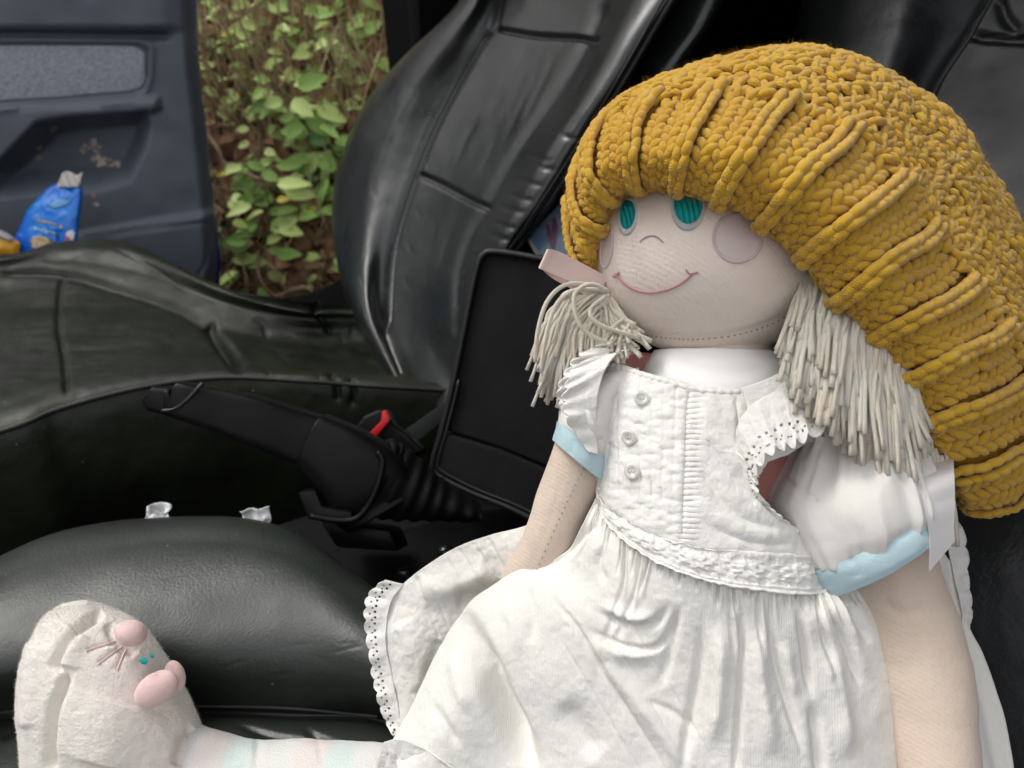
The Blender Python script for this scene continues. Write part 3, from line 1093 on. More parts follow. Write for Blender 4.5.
ctrl = [[bp(*c) for c in r] for r in bk]
seam_o = [(385, 330), (391, 250), (409, 190), (429, 138), (453, 90), (480, 42), (492, 27), (498, 0), (505, -48)]
seam_n = [(455, 338), (462, 262), (486, 208), (516, 155), (552, 100), (584, 48), (604, 2)]
hs1 = [(413, 172), (440, 184), (470, 200), (488, 208)]
hs2 = [(492, 28), (530, 35), (560, 37), (598, 39)]
cr = [(seam_o, 3.5, .009), (seam_n, 6, .004), (hs1, 2.5, .006), (hs2, 2.5, .006)]
r_ = np.random.RandomState(9)
for (xa, ya, xb, yb, dd) in ((560, 45, 520, 130, .0016), (545, 60, 500, 150, .001), (480, 115, 455, 165, .0020), (500, 130, 478, 180, .0012), (470, 130, 440, 170, .001), (440, 215, 425, 260, .0015), (455, 225, 440, 275, .0015), (430, 230, 410, 280, .001), (588, 58, 560, 110, .002), (575, 75, 540, 140, .002)):
    cr.append(([(xa, ya), ((xa + xb) / 2 + r_.normal(0, 2), (ya + yb) / 2), (xb, yb)], 3.2, dd * .5))
for (xa, ya) in ((520, 200), (512, 212), (530, 185), (505, 228), (545, 170), (538, 160), (500, 240), (570, 140), (480, 260)):
    cr.append(([(xa - 14, ya - 8), (xa, ya - 2), (xa + 16, ya + 2)], 2.4, .0012))
for k in range(30):
    x0, y0 = r_.uniform(345, 430), r_.uniform(130, 290)
    cr.append(([(x0, y0), (x0 + r_.normal(0, 8), y0 + r_.uniform(8, 20))], 1.2, r_.uniform(.0002, .0006)))
Gb_ = surf(np.array(ctrl), 300, 220)
NB = np.broadcast_to(BN, Gb_.shape)
o, back_bvh, _ = seat_mesh('backrest', ctrl, 300, 220, M['leather_back'], far, cr, .05, .0006, 18, N=NB)
mkt('piping', joinVF([seamline(back_bvh, [(514, 252), (553, 195), (592, 131), (624, 78), (652, 31), (678, -12)], .0030, .001),
                      seamline(back_bvh, [(507, 252), (546, 194), (586, 131), (618, 78), (645, 31), (670, -12)], .0012, .0006)]), M['piping'], far)
mkt('seam', seamline(back_bvh, seam_o[1:], .0009, .0001), M['thread'], far)
mkt('stitching', joinVF([stitches(back_bvh, [(a + 5, b) for a, b in seam_o[1:]], 90, 0, .0006), stitches(back_bvh, [(a, b + 4) for a, b in hs1], 22, 0, .0006), stitches(back_bvh, [(a, b + 4) for a, b in hs2], 26, 0, .0006),
                         stitches(back_bvh, [(520, 252), (559, 195), (598, 131), (630, 78)], 90, 0, .0006)]), M['thread'], far, kind='stuff')

# near seat: cushion bolster, centre panel and the backrest behind the doll
near = sub('front_seat', car, Wc(.12, .25, -.8))
nc = [
    row([(-260, 720, -.62), (-60, 640, -.62), (80, 560, -.62), (200, 545, -.62), (300, 560, -.62), (400, 640, -.62), (520, 700, -.62)]),
    row([(-250, 690, -.46), (-60, 600, -.45), (70, 540, -.44), (200, 528, -.44), (300, 545, -.44), (390, 610, -.45), (500, 680, -.46)]),
    row([(-240, 660, -.39), (-60, 584, -.38), (65, 530, -.375), (200, 517, -.37), (290, 530, -.375), (380, 592, -.385), (480, 660, -.40)]),
    row([(-230, 690, -.375), (-60, 604, -.368), (70, 556, -.362), (200, 544, -.36), (290, 558, -.362), (375, 616, -.37), (480, 680, -.385)]),
    row([(-230, 740, -.375), (-60, 640, -.370), (70, 606, -.366), (200, 596, -.366), (290, 606, -.367), (372, 650, -.372), (480, 710, -.385)]),
    row([(-240, 790, -.385), (-60, 690, -.385), (70, 664, -.383), (200, 656, -.383), (290, 660, -.385), (375, 684, -.388), (480, 735, -.395)]),
    row([(-240, 820, -.43), (-60, 714, -.425), (70, 704, -.422), (200, 702, -.421), (290, 704, -.421), (380, 714, -.423), (480, 752, -.42)]),
    row([(-240, 840, -.435), (-60, 728, -.434), (70, 716, -.433), (200, 713, -.433), (290, 716, -.433), (380, 722, -.433), (480, 760, -.43)]),
    row([(-240, 880, -.42), (-60, 760, -.425), (70, 735, -.426), (200, 730, -.426), (290, 733, -.425), (380, 740, -.422), (480, 775, -.42)]),
    row([(-240, 1000, -.42), (-60, 900, -.42), (70, 850, -.42), (200, 840, -.42), (290, 850, -.42), (380, 860, -.415), (480, 900, -.41)]),
    row([(-260, 1500, -.43), (-60, 1450, -.43), (70, 1400, -.43), (200, 1400, -.43), (290, 1400, -.43), (380, 1400, -.42), (480, 1400, -.42)]),
]
cr = []
r_ = np.random.RandomState(13)
for k in range(16):
    x0, y0 = r_.uniform(180, 370), r_.uniform(640, 700)
    cr.append(([(x0, y0), (x0 + r_.uniform(15, 40), y0 - r_.uniform(-6, 10))], 1.6, r_.uniform(.0001, .0005)))
cr += [([(300, 724), (330, 745), (385, 760)], 4, .003), ([(0, 740), (15, 730), (25, 722)], 3, .003), ([(230, 722), (280, 738), (330, 742)], 3, .002)]
o, near_bvh, _ = seat_mesh('cushion', nc, 240, 260, M['leather'], near, cr, .02, .0008, 16)
mkt('seam', seamline(near_bvh, [(0, 712), (120, 707), (200, 706), (290, 708), (378, 716)], .0012, .0003), M['thread'], near)

def np_(px, py, off=0.0):
    return PL(px, py, .46, Z0, RAD(28), off)
nb = [
    [(860, 1000, -.12), (880, 1000, .01), (960, 1000, .01), (1000, 1000, .0), (1250, 1000, -.02), (1600, 1000, -.02), (2000, 1000, .03)],
    [(820, 760, -.12), (840, 760, .01), (910, 760, .015), (980, 760, .0), (1200, 760, -.02), (1550, 760, -.02), (1950, 760, .03)],
    [(770, 560, -.12), (790, 560, .01), (880, 560, .02), (960, 560, .0), (1150, 560, -.02), (1500, 560, -.02), (1900, 560, .03)],
    [(745, 380, -.12), (765, 380, .01), (850, 380, .03), (930, 380, .0), (1100, 380, -.02), (1450, 380, -.02), (1850, 380, .03)],
    [(760, 240, -.12), (780, 240, .01), (850, 240, .035), (905, 240, .002), (1100, 230, -.008), (1400, 200, -.01), (1800, 200, .03)],
    [(775, 120, -.12), (792, 120, .01), (870, 115, .04), (925, 108, .002), (1090, 105, -.008), (1350, 100, -.01), (1700, 80, .03)],
    [(795, 30, -.12), (810, 28, .01), (895, 20, .04), (968, 30, .002), (1100, 25, -.008), (1300, 20, -.01), (1650, 0, .03)],
    [(815, -40, -.12), (830, -42, .01), (910, -50, .038), (1003, -30, .002), (1110, -40, -.008), (1300, -50, -.01), (1600, -70, .03)],
    [(850, -130, -.14), (862, -130, -.01), (930, -140, .02), (1020, -130, -.01), (1110, -130, -.02), (1300, -140, -.02), (1550, -160, .0)],
]
ctrl = [[np_(*c) for c in r] for r in nb]
cr = [([(905, 240), (925, 106), (968, 30), (985, 0), (1003, -30)], 4, .008), ([(972, 36), (1000, 39), (1040, 40), (1120, 42)], 3, .006),
      ([(1000, 0), (1006, 18), (1018, 32)], 4, .004)]
m_tan = mat('black_leather_near_backrest', (.007, .008, .009), .36, .4, [('voro', 520, .14, .0004), ('noise', 60, .3, .002)], roughvar=(12, .32, .5))
BN2 = -RR * math.cos(RAD(28)) + ZZ * math.sin(RAD(28))
o, nback_bvh, _ = seat_mesh('backrest', ctrl, 160, 200, m_tan, near, cr, .07, .001, 20, N=np.broadcast_to(BN2, (160, 200, 3)))

# ------------------------------------------------------------------ centre console
con = sub('centre_console', car, Wc(.25, .62, -.8))
rbox('tunnel', box(Wc(.10, .60, -.62), 1.5, .20, .20), M['carpet'], con, .02, 3)
top = [PZ(318, 552, -.47), PZ(380, 606, -.47), PZ(430, 640, -.47), PZ(640, 600, -.47), PZ(650, 520, -.47), PZ(520, 505, -.47), PZ(470, 508, -.47), PZ(400, 528, -.47)]
rprism('top_panel', top, -ZZ * .06, M['plastic_soft'], con, .008, 3)
# switch recess with two round knobs
sw = [PZ(392, 588, -.4685), PZ(398, 572, -.4685), PZ(440, 548, -.4685), PZ(462, 548, -.4685), PZ(455, 562, -.4685), PZ(410, 590, -.4685)]
rprism('switch_panel', sw, -ZZ * .004, M['plastic'], con, .0012)
def dome(c, r, hh, n=20, m=8, up=ZZ):
    X = unit(np.cross(up, [0, 1, 0.1])); Y = np.cross(up, X)
    G = []
    for i in range(m):
        a = i / (m - 1) * math.pi / 2
        th = np.linspace(0, 2 * math.pi, n, endpoint=False)
        G.append(c + r * math.cos(a * .98) * (np.cos(th)[:, None] * X + np.sin(th)[:, None] * Y) + up * hh * math.sin(a))
    return loftVF(np.array(G))
m_gloss = mat('glossy_black_plastic', (.012, .012, .013), .18, .5)
mkt('switch_knob', dome(PZ(405, 576, -.467), .0085, .010), m_gloss, con)
mkt('switch_knob', dome(PZ(446, 553, -.467), .0085, .008), m_gloss, con)

# handbrake
hb = sub('handbrake', car, PZ(420, 530, -.47))
def slab(path, w0, dpt, mt, name, n=40, pw=.6, seg=28, tw=0, r_n=0):
    """rounded bar through pixel path [(x,y,depth,halfwidth_px)], thickness dpt along the view"""
    c = cr1(np.array(path, float), n)
    pts = np.array([P(a, b, d) for a, b, d, _ in c])
    T = unit(np.gradient(pts, axis=0))
    S = unit(np.cross(T, FW))
    B = np.cross(S, T)
    hw = c[:, 3] * c[:, 2] / FOC
    th = np.linspace(0, 2 * np.pi, seg, endpoint=False)
    ct = np.sign(np.cos(th)) * np.abs(np.cos(th)) ** pw
    st = np.sign(np.sin(th)) * np.abs(np.sin(th)) ** pw
    return pts[:, None] + S[:, None] * (hw[:, None] * ct)[..., None] + B[:, None] * (np.full(n, dpt)[:, None] * st)[..., None]
g = slab([(178, 398, .60, 4), (179, 398.5, .60, 17), (190, 402, .60, 19), (215, 408, .605, 21), (255, 420, .61, 24), (295, 434, .62, 26), (322, 444, .625, 28), (330, 447, .625, 28)], 0, .016, None, '', 70, .38)
mkt('grip', loftVF(g), M['plastic'], hb)
g = slab([(153, 398, .597, 4), (154, 398.4, .597, 12), (162, 400, .597, 13), (176, 402, .598, 14), (186, 404, .60, 13)], 0, .010, None, '', 30, .4)
mkt('release_button', loftVF(g), M['plastic'], hb)
mkt('grip_edge', joinVF([tube(cr1(np.array([P(161, 411, .586), P(175, 409, .584), P(188, 399, .583), P(198, 388, .583), P(203, 383, .584)]), 20), .0018, 6)]), m_gloss, hb)
g = slab([(312, 441, .622, 30), (322, 446, .622, 32), (345, 462, .622, 38), (365, 482, .625, 46), (378, 500, .63, 46), (385, 512, .63, 40)], 0, .021, None, '', 36)
mkt('collar', loftVF(g), M['plastic'], hb)
mkt('lever_guide', joinVF([tube(cr1(np.array([P(378, 452, .604), P(383, 462, .602), P(378, 485, .600), P(368, 506, .600), P(355, 519, .60), P(335, 520, .60), P(310, 516, .60)]), 40), .0026, 8)]), M['plastic'], hb)
rprism('trigger', [P(297, 492, .60), P(315, 490, .60), P(322, 507, .60), P(352, 512, .60), P(352, 521, .60), P(308, 520, .60)], FW * .02, M['plastic'], hb, .003)
# ribbed boot
g = slab([(372, 474, .63, 40), (385, 480, .635, 39), (402, 487, .637, 35), (420, 494, .64, 28), (438, 500, .643, 21), (458, 506, .646, 15), (476, 511, .65, 9)], 0, .028, None, '', 110, 1.0, 40)
t = np.linspace(0, 1, 110)
rib = 1 + .035 * np.sin(t * 2 * np.pi * 8)
cc_ = g.mean(1, keepdims=True)
g = cc_ + (g - cc_) * rib[:, None, None]
mkt('rubber_boot', loftVF(g), M['plastic_soft'], hb)
rprism('base_block', [P(318, 520, .63), P(390, 530, .63), P(400, 552, .63), P(335, 548, .63)], FW * .06 - ZZ * .01, M['plastic'], hb, .006)

# belt buckle with its red button
bk_ = sub('belt_buckle', car, PZ(385, 450, -.46))
rprism('housing', [P(352, 432, .70), P(363, 416, .70), P(380, 409, .70), P(388, 412, .70), P(392, 424, .70), P(410, 436, .70), P(425, 452, .70), P(405, 462, .70), P(372, 452, .70)], FW * .025, M['plastic'], bk_, .005, 3)
rprism('release_button', [P(364, 438, .694), P(381, 421, .694), P(382, 411, .694), P(386, 410, .694), P(390, 420, .694), P(387, 424, .694), P(373, 441, .694)], FW * .012, M['red'], bk_, .0015, 2)
rprism('belt_strap', [P(405, 430, .78), P(445, 402, .80), P(450, 415, .80), P(412, 446, .78)], FW * .004, mat('grey_black_webbing', (.035, .037, .036), .8, .2, [('wavex', 500, .4, .0006)]), bk_, .001)

# fold-up armrest / organiser box, black cloth with piped edge
arm = sub('armrest', car, PZ(520, 500, -.47))
def ar(px, py, off=0.0):
    b = P(500, 380, .68)
    n = unit(-FW * 1.0 + RR * -.35 + ZZ * .05)
    v = ray(px, py)
    return CAM + v * (np.dot(b + n * off - CAM, n) / np.dot(v, n))
AN = unit(-FW * 1.0 + RR * -.35 + ZZ * .05)
outline = [(478, 262), (482, 254), (492, 250), (540, 258), (620, 272), (640, 300), (640, 500), (600, 505), (555, 470), (500, 448), (444, 430), (452, 395), (462, 345), (470, 300)]
rprism('panel', [ar(a, b) for a, b in outline], -AN * .055, M['mesh_cloth'], arm, .009, 4)
lower = [(440, 432), (500, 450), (556, 474), (600, 508), (600, 560), (545, 527), (480, 497), (432, 474), (430, 466)]
rprism('lower_panel', [ar(a, b, .004) for a, b in lower], -AN * .05, M['mesh_cloth'], arm, .005, 3)
pp = cr1(np.array([(560, 262), (500, 252), (483, 255), (476, 272), (468, 310), (458, 360), (449, 400), (440, 436), (433, 462), (436, 474), (470, 492), (510, 508), (545, 526), (590, 553)]), 90)
mkt('piping', joinVF([tube(np.array([ar(a, b, .003) for a, b in pp]), .0030, 8), tube(np.array([ar(a + 6, b - 3, .004) for a, b in pp[38:]]), .0016, 6)]), M['piping'], arm)

# book or glossy print in the gap behind the far seat
mag = thing('picture_book', 'glossy picture book with blue cover wedged between far seat edge and hat', 'book', P(560, 280, .77))
def mgp(px, py, off=0.0):
    b = P(560, 230, .765)
    n = unit(-FW + RT * -.25 + UP * .2)
    v = ray(px, py)
    return CAM + v * (np.dot(b + n * off - CAM, n) / np.dot(v, n))
MN = unit(-FW + RT * -.25 + UP * .2)
m_cov = mat('blue_glossy_cover', (.10, .19, .33), .25, .5, col2=(.26, .28, .33), var=(16, 1))
m_pg = mat('page_edges', (.42, .40, .36), .8, .2)
rprism('pages', [mgp(a, b, -.002) for a, b in [(526, 238), (585, 178), (680, 205), (650, 290), (543, 268)]], -MN * .008, m_pg, mag, .0008)
rprism('cover', [mgp(a, b) for a, b in [(529, 236), (586, 176), (684, 203), (653, 290), (546, 263)]], -MN * .0018, m_cov, mag, .0005)
m_fig = mat('purple_print', (.13, .05, .10), .3, .4)
rprism('printed_figure', [mgp(a, b, .0006) for a, b in [(546, 224), (549, 225), (551, 232), (552, 218), (555, 217), (558, 226), (557, 236), (555, 250), (556, 262), (550, 262), (551, 248), (547, 236)]], -MN * .0006, m_fig, mag, 0)

# crumpled tissues behind the near bolster
def tissue(cx, cy, z, s, label, seed):
    r = np.random.RandomState(seed)
    c = PZ(cx, cy, z)
    n = 14
    u, v = np.meshgrid(np.linspace(-1, 1, n), np.linspace(-1, 1, n), indexing='ij')
    X, Y = unit(RT + ZZ * .2), unit(UP)
    G = c + s * (u[..., None] * X * .9 + v[..., None] * Y * .7)
    q = np.stack([u, v, 0 * u + seed], -1)
    G = G + (s * .38 * np.stack([vnoise(q, 1.3), vnoise(q + 9, 1.3), vnoise(q + 19, 1.5)], -1)) - FW * (s * .5 * np.abs(vnoise(q + 5, 2.5)))[..., None]
    V, F = sheet(G, .0006)
    o = mk('tissue', V, F, M['tissue'], None, smooth=True, loc=c)
    o['label'] = label
    o['category'] = 'tissue'
    o['group'] = 'crumpled tissues behind the seat bolster'
tissue(158, 514, -.385, .0115, 'small torn white tissue standing up behind the bolster, left one of two', 3)
tissue(255, 520, -.383, .0125, 'flat crumpled white tissue behind the bolster, the one nearer the handbrake', 8)

# snack bag and yellow packet in the door bin
bag = thing('snack_bag', 'crumpled bright blue snack bag standing in the door pocket', 'snack bag', P(45, 262, 1.40))
outl = [(15, 251), (14, 240), (25, 215), (26, 211), (48, 188), (55, 184), (82, 186), (82, 195), (79, 215), (76, 245), (70, 262), (20, 262)]
cx, cy = 48, 228
m_bag = mat('blue_foil_print', (.004, .135, .72), .3, .6, [('noise', 22, .9, .012)], col2=(.004, .30, .85), var=(9, 1))
n = 40
Gs = []
oc_ = np.array(outl + outl[:1], float)
ol = np.stack([np.interp(np.linspace(0, len(oc_) - 1, 90), np.arange(len(oc_)), oc_[:, k_]) for k_ in (0, 1)], -1)
for k, s in enumerate(np.linspace(1, .02, 22)):
    rr_ = np.array([(cx + (a - cx) * s, cy + (b - cy) * s) for a, b in ol[:-1]])
    hgt = .012 * (1 - s ** 2) ** .5
    Gs.append([P(a, b, 1.40 - hgt) for a, b in rr_])
Gs = np.array(Gs)
hh = .007 * np.abs(fbm(Gs, 22, 3)) * np.linspace(.2, 1, 22)[:, None]
Gs = Gs + FW * hh[..., None]
pxg = proj(Gs)
V1 = loftVF(Gs)
back = Gs.copy()
back = back + FW * (2 * (1.40 - (Gs - CAM) @ FW))[..., None]
V2 = loftVF(back)
mkt('pouch', joinVF([V1, V2]), m_bag, bag)
bag_bvh = bvh_of((V1[0], [f for f in V1[1]]))
def decal(name, bvh, poly, mt, parent, off=.0012, sub=6):
    """thin printed patch that follows the surface"""
    poly = np.array(poly, float)
    c = poly.mean(0)
    n = len(poly)
    rings = []
    for s in np.linspace(1, .02, sub):
        rings.append([hit(bvh, *(c + (p - c) * s), off)[0] for p in poly])
    return mkt(name, loftVF(np.array(rings)), mt, parent)
m_yel = mat('yellow_print', (.62, .45, .05), .4, .4)
m_wp = mat('pale_blue_white_print', (.42, .72, .85), .4, .4)
m_nut = mat('nut_picture_print', (.55, .36, .17), .5, .3, col2=(.75, .62, .42), var=(150, 1))
m_foil = mat('torn_foil_inside', (.58, .55, .52), .45, .5, [('noise', 60, .8, .004)])
# the two printed lines are too blurred in the photograph to read: short broken bars of print
for (x0, x1, y0) in ((36, 41, 219.6), (41.8, 47.5, 221.0), (48.6, 51.5, 222.8), (52.3, 57.5, 223.8)):
    decal('print_line', bag_bvh, [(x0, y0 - 1), (x1, y0 + (x1 - x0) * .27 - 1), (x1, y0 + (x1 - x0) * .27 + 1.1), (x0, y0 + 1.1)], m_yel, bag)
for (x0, x1, y0) in ((34.5, 37, 228.6), (37.8, 40.4, 229.4), (41.2, 43.2, 230.2), (44.6, 48.4, 231), (49.2, 51.6, 232.2), (52.4, 56, 233)):
    decal('print_line', bag_bvh, [(x0, y0 - 1.5), (x1, y0 + (x1 - x0) * .27 - 1.5), (x1, y0 + (x1 - x0) * .27 + 1.5), (x0, y0 + 1.5)], m_wp, bag)
decal('dot_print', bag_bvh, [(60, 226), (61.5, 225), (63, 226), (63, 228), (61.5, 229), (60, 228)], m_yel, bag)
decal('food_picture', bag_bvh, [(30, 241), (34, 237), (41, 236), (48, 238), (55, 241), (50, 245), (42, 247), (37, 249), (32, 247)], m_nut, bag)
decal('corner_print', bag_bvh, [(67, 232), (72, 230), (75, 233), (74, 240), (69, 241), (66, 238)], mat('white_print', (.7, .72, .75), .4, .4), bag)
decal('red_print', bag_bvh, [(66, 236.5), (70, 236.5), (70, 241), (66, 241)], mat('red_print', (.62, .08, .09), .4, .4), bag, .002)
decal('dark_print', bag_bvh, [(57, 234), (59, 233), (59, 240), (57, 241)], mat('navy_print', (.01, .03, .2), .4, .4), bag, .002)
decal('fold_glint', bag_bvh, [(48, 206), (56, 199), (66, 200), (72, 197), (70, 203), (62, 207), (52, 209)], mat('pale_blue_glint', (.14, .38, .72), .3, .5), bag, .0014)  # pale glint along the fold, painted on as a patch
tg = []
for s in np.linspace(0, 1, 14):
    tg.append([P(56 + 6 * s + (t_ * 22) * (1 - .05 * s), 187 - 14 * s + 2 * math.sin(t_ * 7 + s * 3) * s, 1.39 + .004 * math.sin(t_ * 9 + s * 5)) for t_ in np.linspace(0, 1, 18)])
V, F = sheet(np.array(tg), .002)
mk('torn_top', V, F, m_foil, bag)
yp = thing('snack_packet', 'yellow snack packet with white end lying left of the blue bag', 'snack packet', P(0, 250, 1.38))
Gy = loft([(-60, 235, -60, 262, 1.38, .002), (-40, 232, -40, 260, 1.38, .02), (0, 234, -2, 259, 1.38, .022), (16, 240, 14, 258, 1.38, .012), (20, 243, 19, 257, 1.38, .002)], 24, 24)
mkt('pouch', loftVF(Gy), mat('yellow_foil', (.75, .36, .01), .35, .6, [('noise', 40, .8, .006)]), yp)
Gy = loft([(-60, 230, -60, 238, 1.375, .004), (-30, 226, -30, 238, 1.375, .02), (0, 230, 0, 240, 1.375, .022), (14, 238, 14, 243, 1.375, .012)], 24, 20)
mkt('white_seal', loftVF(Gy), m_foil, yp)
# ------------------------------------------------------------------ rag doll
doll = thing('rag_doll', 'rag doll in a white cotton dress sitting in the near seat', 'doll', PZ(700, 700, -.43))

def softloft(name, rows, mt, parent, nu=60, nv=64, amp=.0006, s=60, creases=(), power=1.0, cap=True, extra=None):
    G = loft(rows, nu, nv, power)
    N = outw(G)
    h = amp * fbm(G, s, 3)
    px = proj(G)
    facing = (np.sum(N * (CAM - G), -1) > 0)
    hc = 0
    for line, w, d in creases:
        hc = hc + crease(px, line, w, d)
    h = h + hc * facing if len(creases) else h
    if extra is not None:
        h = h + extra(px, G) * facing
    G = G + N * h[..., None]
    VF = loftVF(G, cap)
    o = mkt(name, VF, mt, parent)
    return o, bvh_of(VF), G

# head: slightly flattened ball
HC = P(712, 250, .42)
hx, hy, hz = 122 * .42 / FOC, 108 * .42 / FOC, .060
nu, nv = 120, 160
ph = np.linspace(1e-3, math.pi - 1e-3, nu)
th = np.linspace(0, 2 * math.pi, nv, endpoint=False)
p_, t_ = np.meshgrid(ph, th, indexing='ij')
sx = np.sin(p_) * np.cos(t_); sz = np.sin(p_) * np.sin(t_); sy = np.cos(p_)
# tilt the poles: doll's own axis leans to the right in the picture
Gh = HC + hx * sx[..., None] * RT + hy * sy[..., None] * UP + hz * sz[..., None] * FW
Nh = unit(Gh - HC)
pxh = proj(Gh)
fac = np.sum(Nh * (CAM - Gh), -1) > 0
hh = .0004 * fbm(Gh, 30, 3)
chin = [(628, 322), (642, 333), (670, 338), (700, 339), (740, 334), (775, 322), (812, 300), (835, 280)]
hh = hh + crease(pxh, chin, 4, .0016) * fac
hh = hh + (.0012 * np.exp(-((pxh[..., 0] - 650) / 60) ** 2 - ((pxh[..., 1] - 262) / 40) ** 2)) * fac
hh = hh + crease(pxh, [(700, 300), (690, 318), (686, 332)], 5, .0004) * fac + crease(pxh, [(800, 296), (812, 280)], 4, .001) * fac
Gh = Gh + Nh * hh[..., None]
VFh = loftVF(Gh)
mkt('head', VFh, M['face'], doll)
hb_ = bvh_of(VFh)
def face_line(name, pts, r, mt, off=.0004, n=50, closed=False, parent=doll):
    c = cr1(np.array(pts, float), n, closed)
    q = np.array([hit(hb_, a, b, off)[0] for a, b in c])
    return mkt(name, tube(q, r, 6, closed), mt, parent)
def face_patch(name, pts, mt, off, n=48, sub_=10, dome_=0.0, parent=doll):
    c = cr1(np.array(pts, float), n, True)
    ce = c.mean(0)
    rings = [np.array([hit(hb_, *(ce + (p - ce) * s), off + dome_ * (1 - s * s))[0] for p in c]) for s in np.linspace(1, .03, sub_)]
    # a rim that goes down into the cloth gives the patch an edge
    rim = np.array([hit(hb_, *p, -.0006)[0] for p in c])
    return mkt(name, loftVF(np.array([rim] + rings)), mt, parent)
def ell(cx, cy, rx, ry, rot=0, n=20):
    a = np.linspace(0, 2 * np.pi, n, endpoint=False)
    x, y = rx * np.cos(a), ry * np.sin(a)
    c, s = math.cos(rot), math.sin(rot)
    return list(zip(cx + x * c - y * s, cy + x * s + y * c))
for (cx, cy, rx, ry, rot, k) in ((628.5, 217, 9.5, 18.5, .14, .74), (688, 207, 17.0, 24.0, .04, .80)):
    eye = face_patch('eye', ell(cx, cy, rx, ry, rot), M['thread_white'], .0007)
    face_patch('iris', ell(cx + .4, cy - (1.5 if k < .78 else 2), rx * k, ry * k, rot), M['teal'], .0013, parent=eye)
    # satin stitches: short radial threads round the white, upright threads across the colour
    sp_, up_ = [], []
    A_, B_ = ell(cx, cy, rx, ry, rot, 84), ell(cx + .4, cy - 1.5, rx * (k + .02), ry * (k + .02), rot, 84)
    for a_, b_ in zip(A_, B_):
        sp_.append(tube(np.array([hit(hb_, *a_, .0006)[0], hit(hb_, (a_[0] + b_[0]) / 2, (a_[1] + b_[1]) / 2, .0013)[0], hit(hb_, *b_, .0009)[0]]), .00026, 4))
    mkt('white_stitching', joinVF(sp_), M['thread_white'], eye, kind='stuff')
    nl_ = int(rx * k * 1.7)
    for q_ in range(nl_):
        w_ = (q_ + .5) / nl_ * 2 - 1
        hh_ = ry * k * math.sqrt(1 - w_ * w_)
        x_ = cx + .4 + w_ * rx * k
        up_.append(tube(np.array([hit(hb_, x_, cy - 2 + t__ * hh_, .0014)[0] for t__ in (-1, -.5, 0, .5, 1)]), .00034, 5))
    mkt('teal_stitching', joinVF(up_), M['teal'], eye, kind='stuff')
for (cx, cy, rx, ry, rot) in ((737.5, 238, 24, 24, 0), (607.2, 247, 5.6, 20, .12)):
    ck = face_patch('cheek', ell(cx, cy, rx, ry, rot), M['lilac'], .0005)
    face_line('stitch_rim', ell(cx, cy, rx, ry, rot), .00065, M['cheek_rim'], .0006, 70, True, parent=ck)
face_line('nose', [(640.5, 242), (644, 238.5), (650, 236), (657, 236.8), (663, 242)], .00042, M['nose_thread'])
mouth = [(616, 273), (621, 279), (630, 286.5), (641, 291), (654, 292), (667, 289.5), (680, 284), (690, 276.5), (692, 274)]
mo = face_line('mouth', mouth, .00062, M['mouth'], .0005, 80)
face_line('mouth_end', [(613, 275.5), (617, 276), (619.5, 272)], .0005, M['mouth'], .0005, 12, parent=mo)
face_line('mouth_end', [(686, 269.5), (690, 273.5), (698, 272)], .0005, M['mouth'], .0005, 12, parent=mo)
mkt('chin_seam', stitches(hb_, chin, 46, 0, .00030, .0003), M['seam'], doll, kind='stuff')
# ears
def ear(c0, rx, ry, rot, d):
    a = np.linspace(0, 2 * np.pi, 24, endpoint=False)
    G = []
    for s, t in ((.05, -1), (.6, -.9), (.92, -.5), (1, 0), (.92, .5), (.6, .85), (.05, .8)):
        x, y = rx * s * np.cos(a), ry * s * np.sin(a)
        px = c0[0] + x * math.cos(rot) - y * math.sin(rot)
        py = c0[1] + x * math.sin(rot) + y * math.cos(rot)
        G.append([P(u, v, d + t * .006) for u, v in zip(px, py)])
    mkt('ear', loftVF(np.array(G)), M['face'], doll)
ear((819, 281), 11, 19, .35, .402)
ear((600, 272), 7, 17, -.15, .425)
# neck
softloft('neck', [(660, 325, 770, 330, .425, .03), (665, 360, 772, 366, .425, .03), (655, 400, 790, 410, .43, .035)], M['face'], doll, 16, 40)

# torso under the clothes (pink vest body)
softloft('body', [(608, 352, 800, 362, .435, .022, .002), (608, 372, 800, 385, .435, .030, .004), (612, 400, 812, 430, .435, .040, .006), (612, 450, 812, 480, .432, .044, .008), (612, 500, 818, 545, .43, .046, .012), (600, 560, 850, 620, .43, .05, .015), (600, 640, 880, 720, .44, .03, .02)], M['pinkcloth'], doll, 50, 64)

# ---- dress
dress = sub('dress', doll, PZ(700, 640, -.36))
lace_holes = None
# undershirt
o, ub, _ = softloft('undershirt', [(655, 350, 775, 352, .418, .030), (645, 366, 790, 366, .415, .034), (640, 390, 800, 395, .412, .038), (640, 420, 810, 430, .41, .04)], M['under'], dress, 30, 60, .0004, 60,
         [([(675, 360), (720, 372), (765, 368)], 7, .0012), ([(660, 372), (700, 380), (760, 384)], 6, -.0008)])

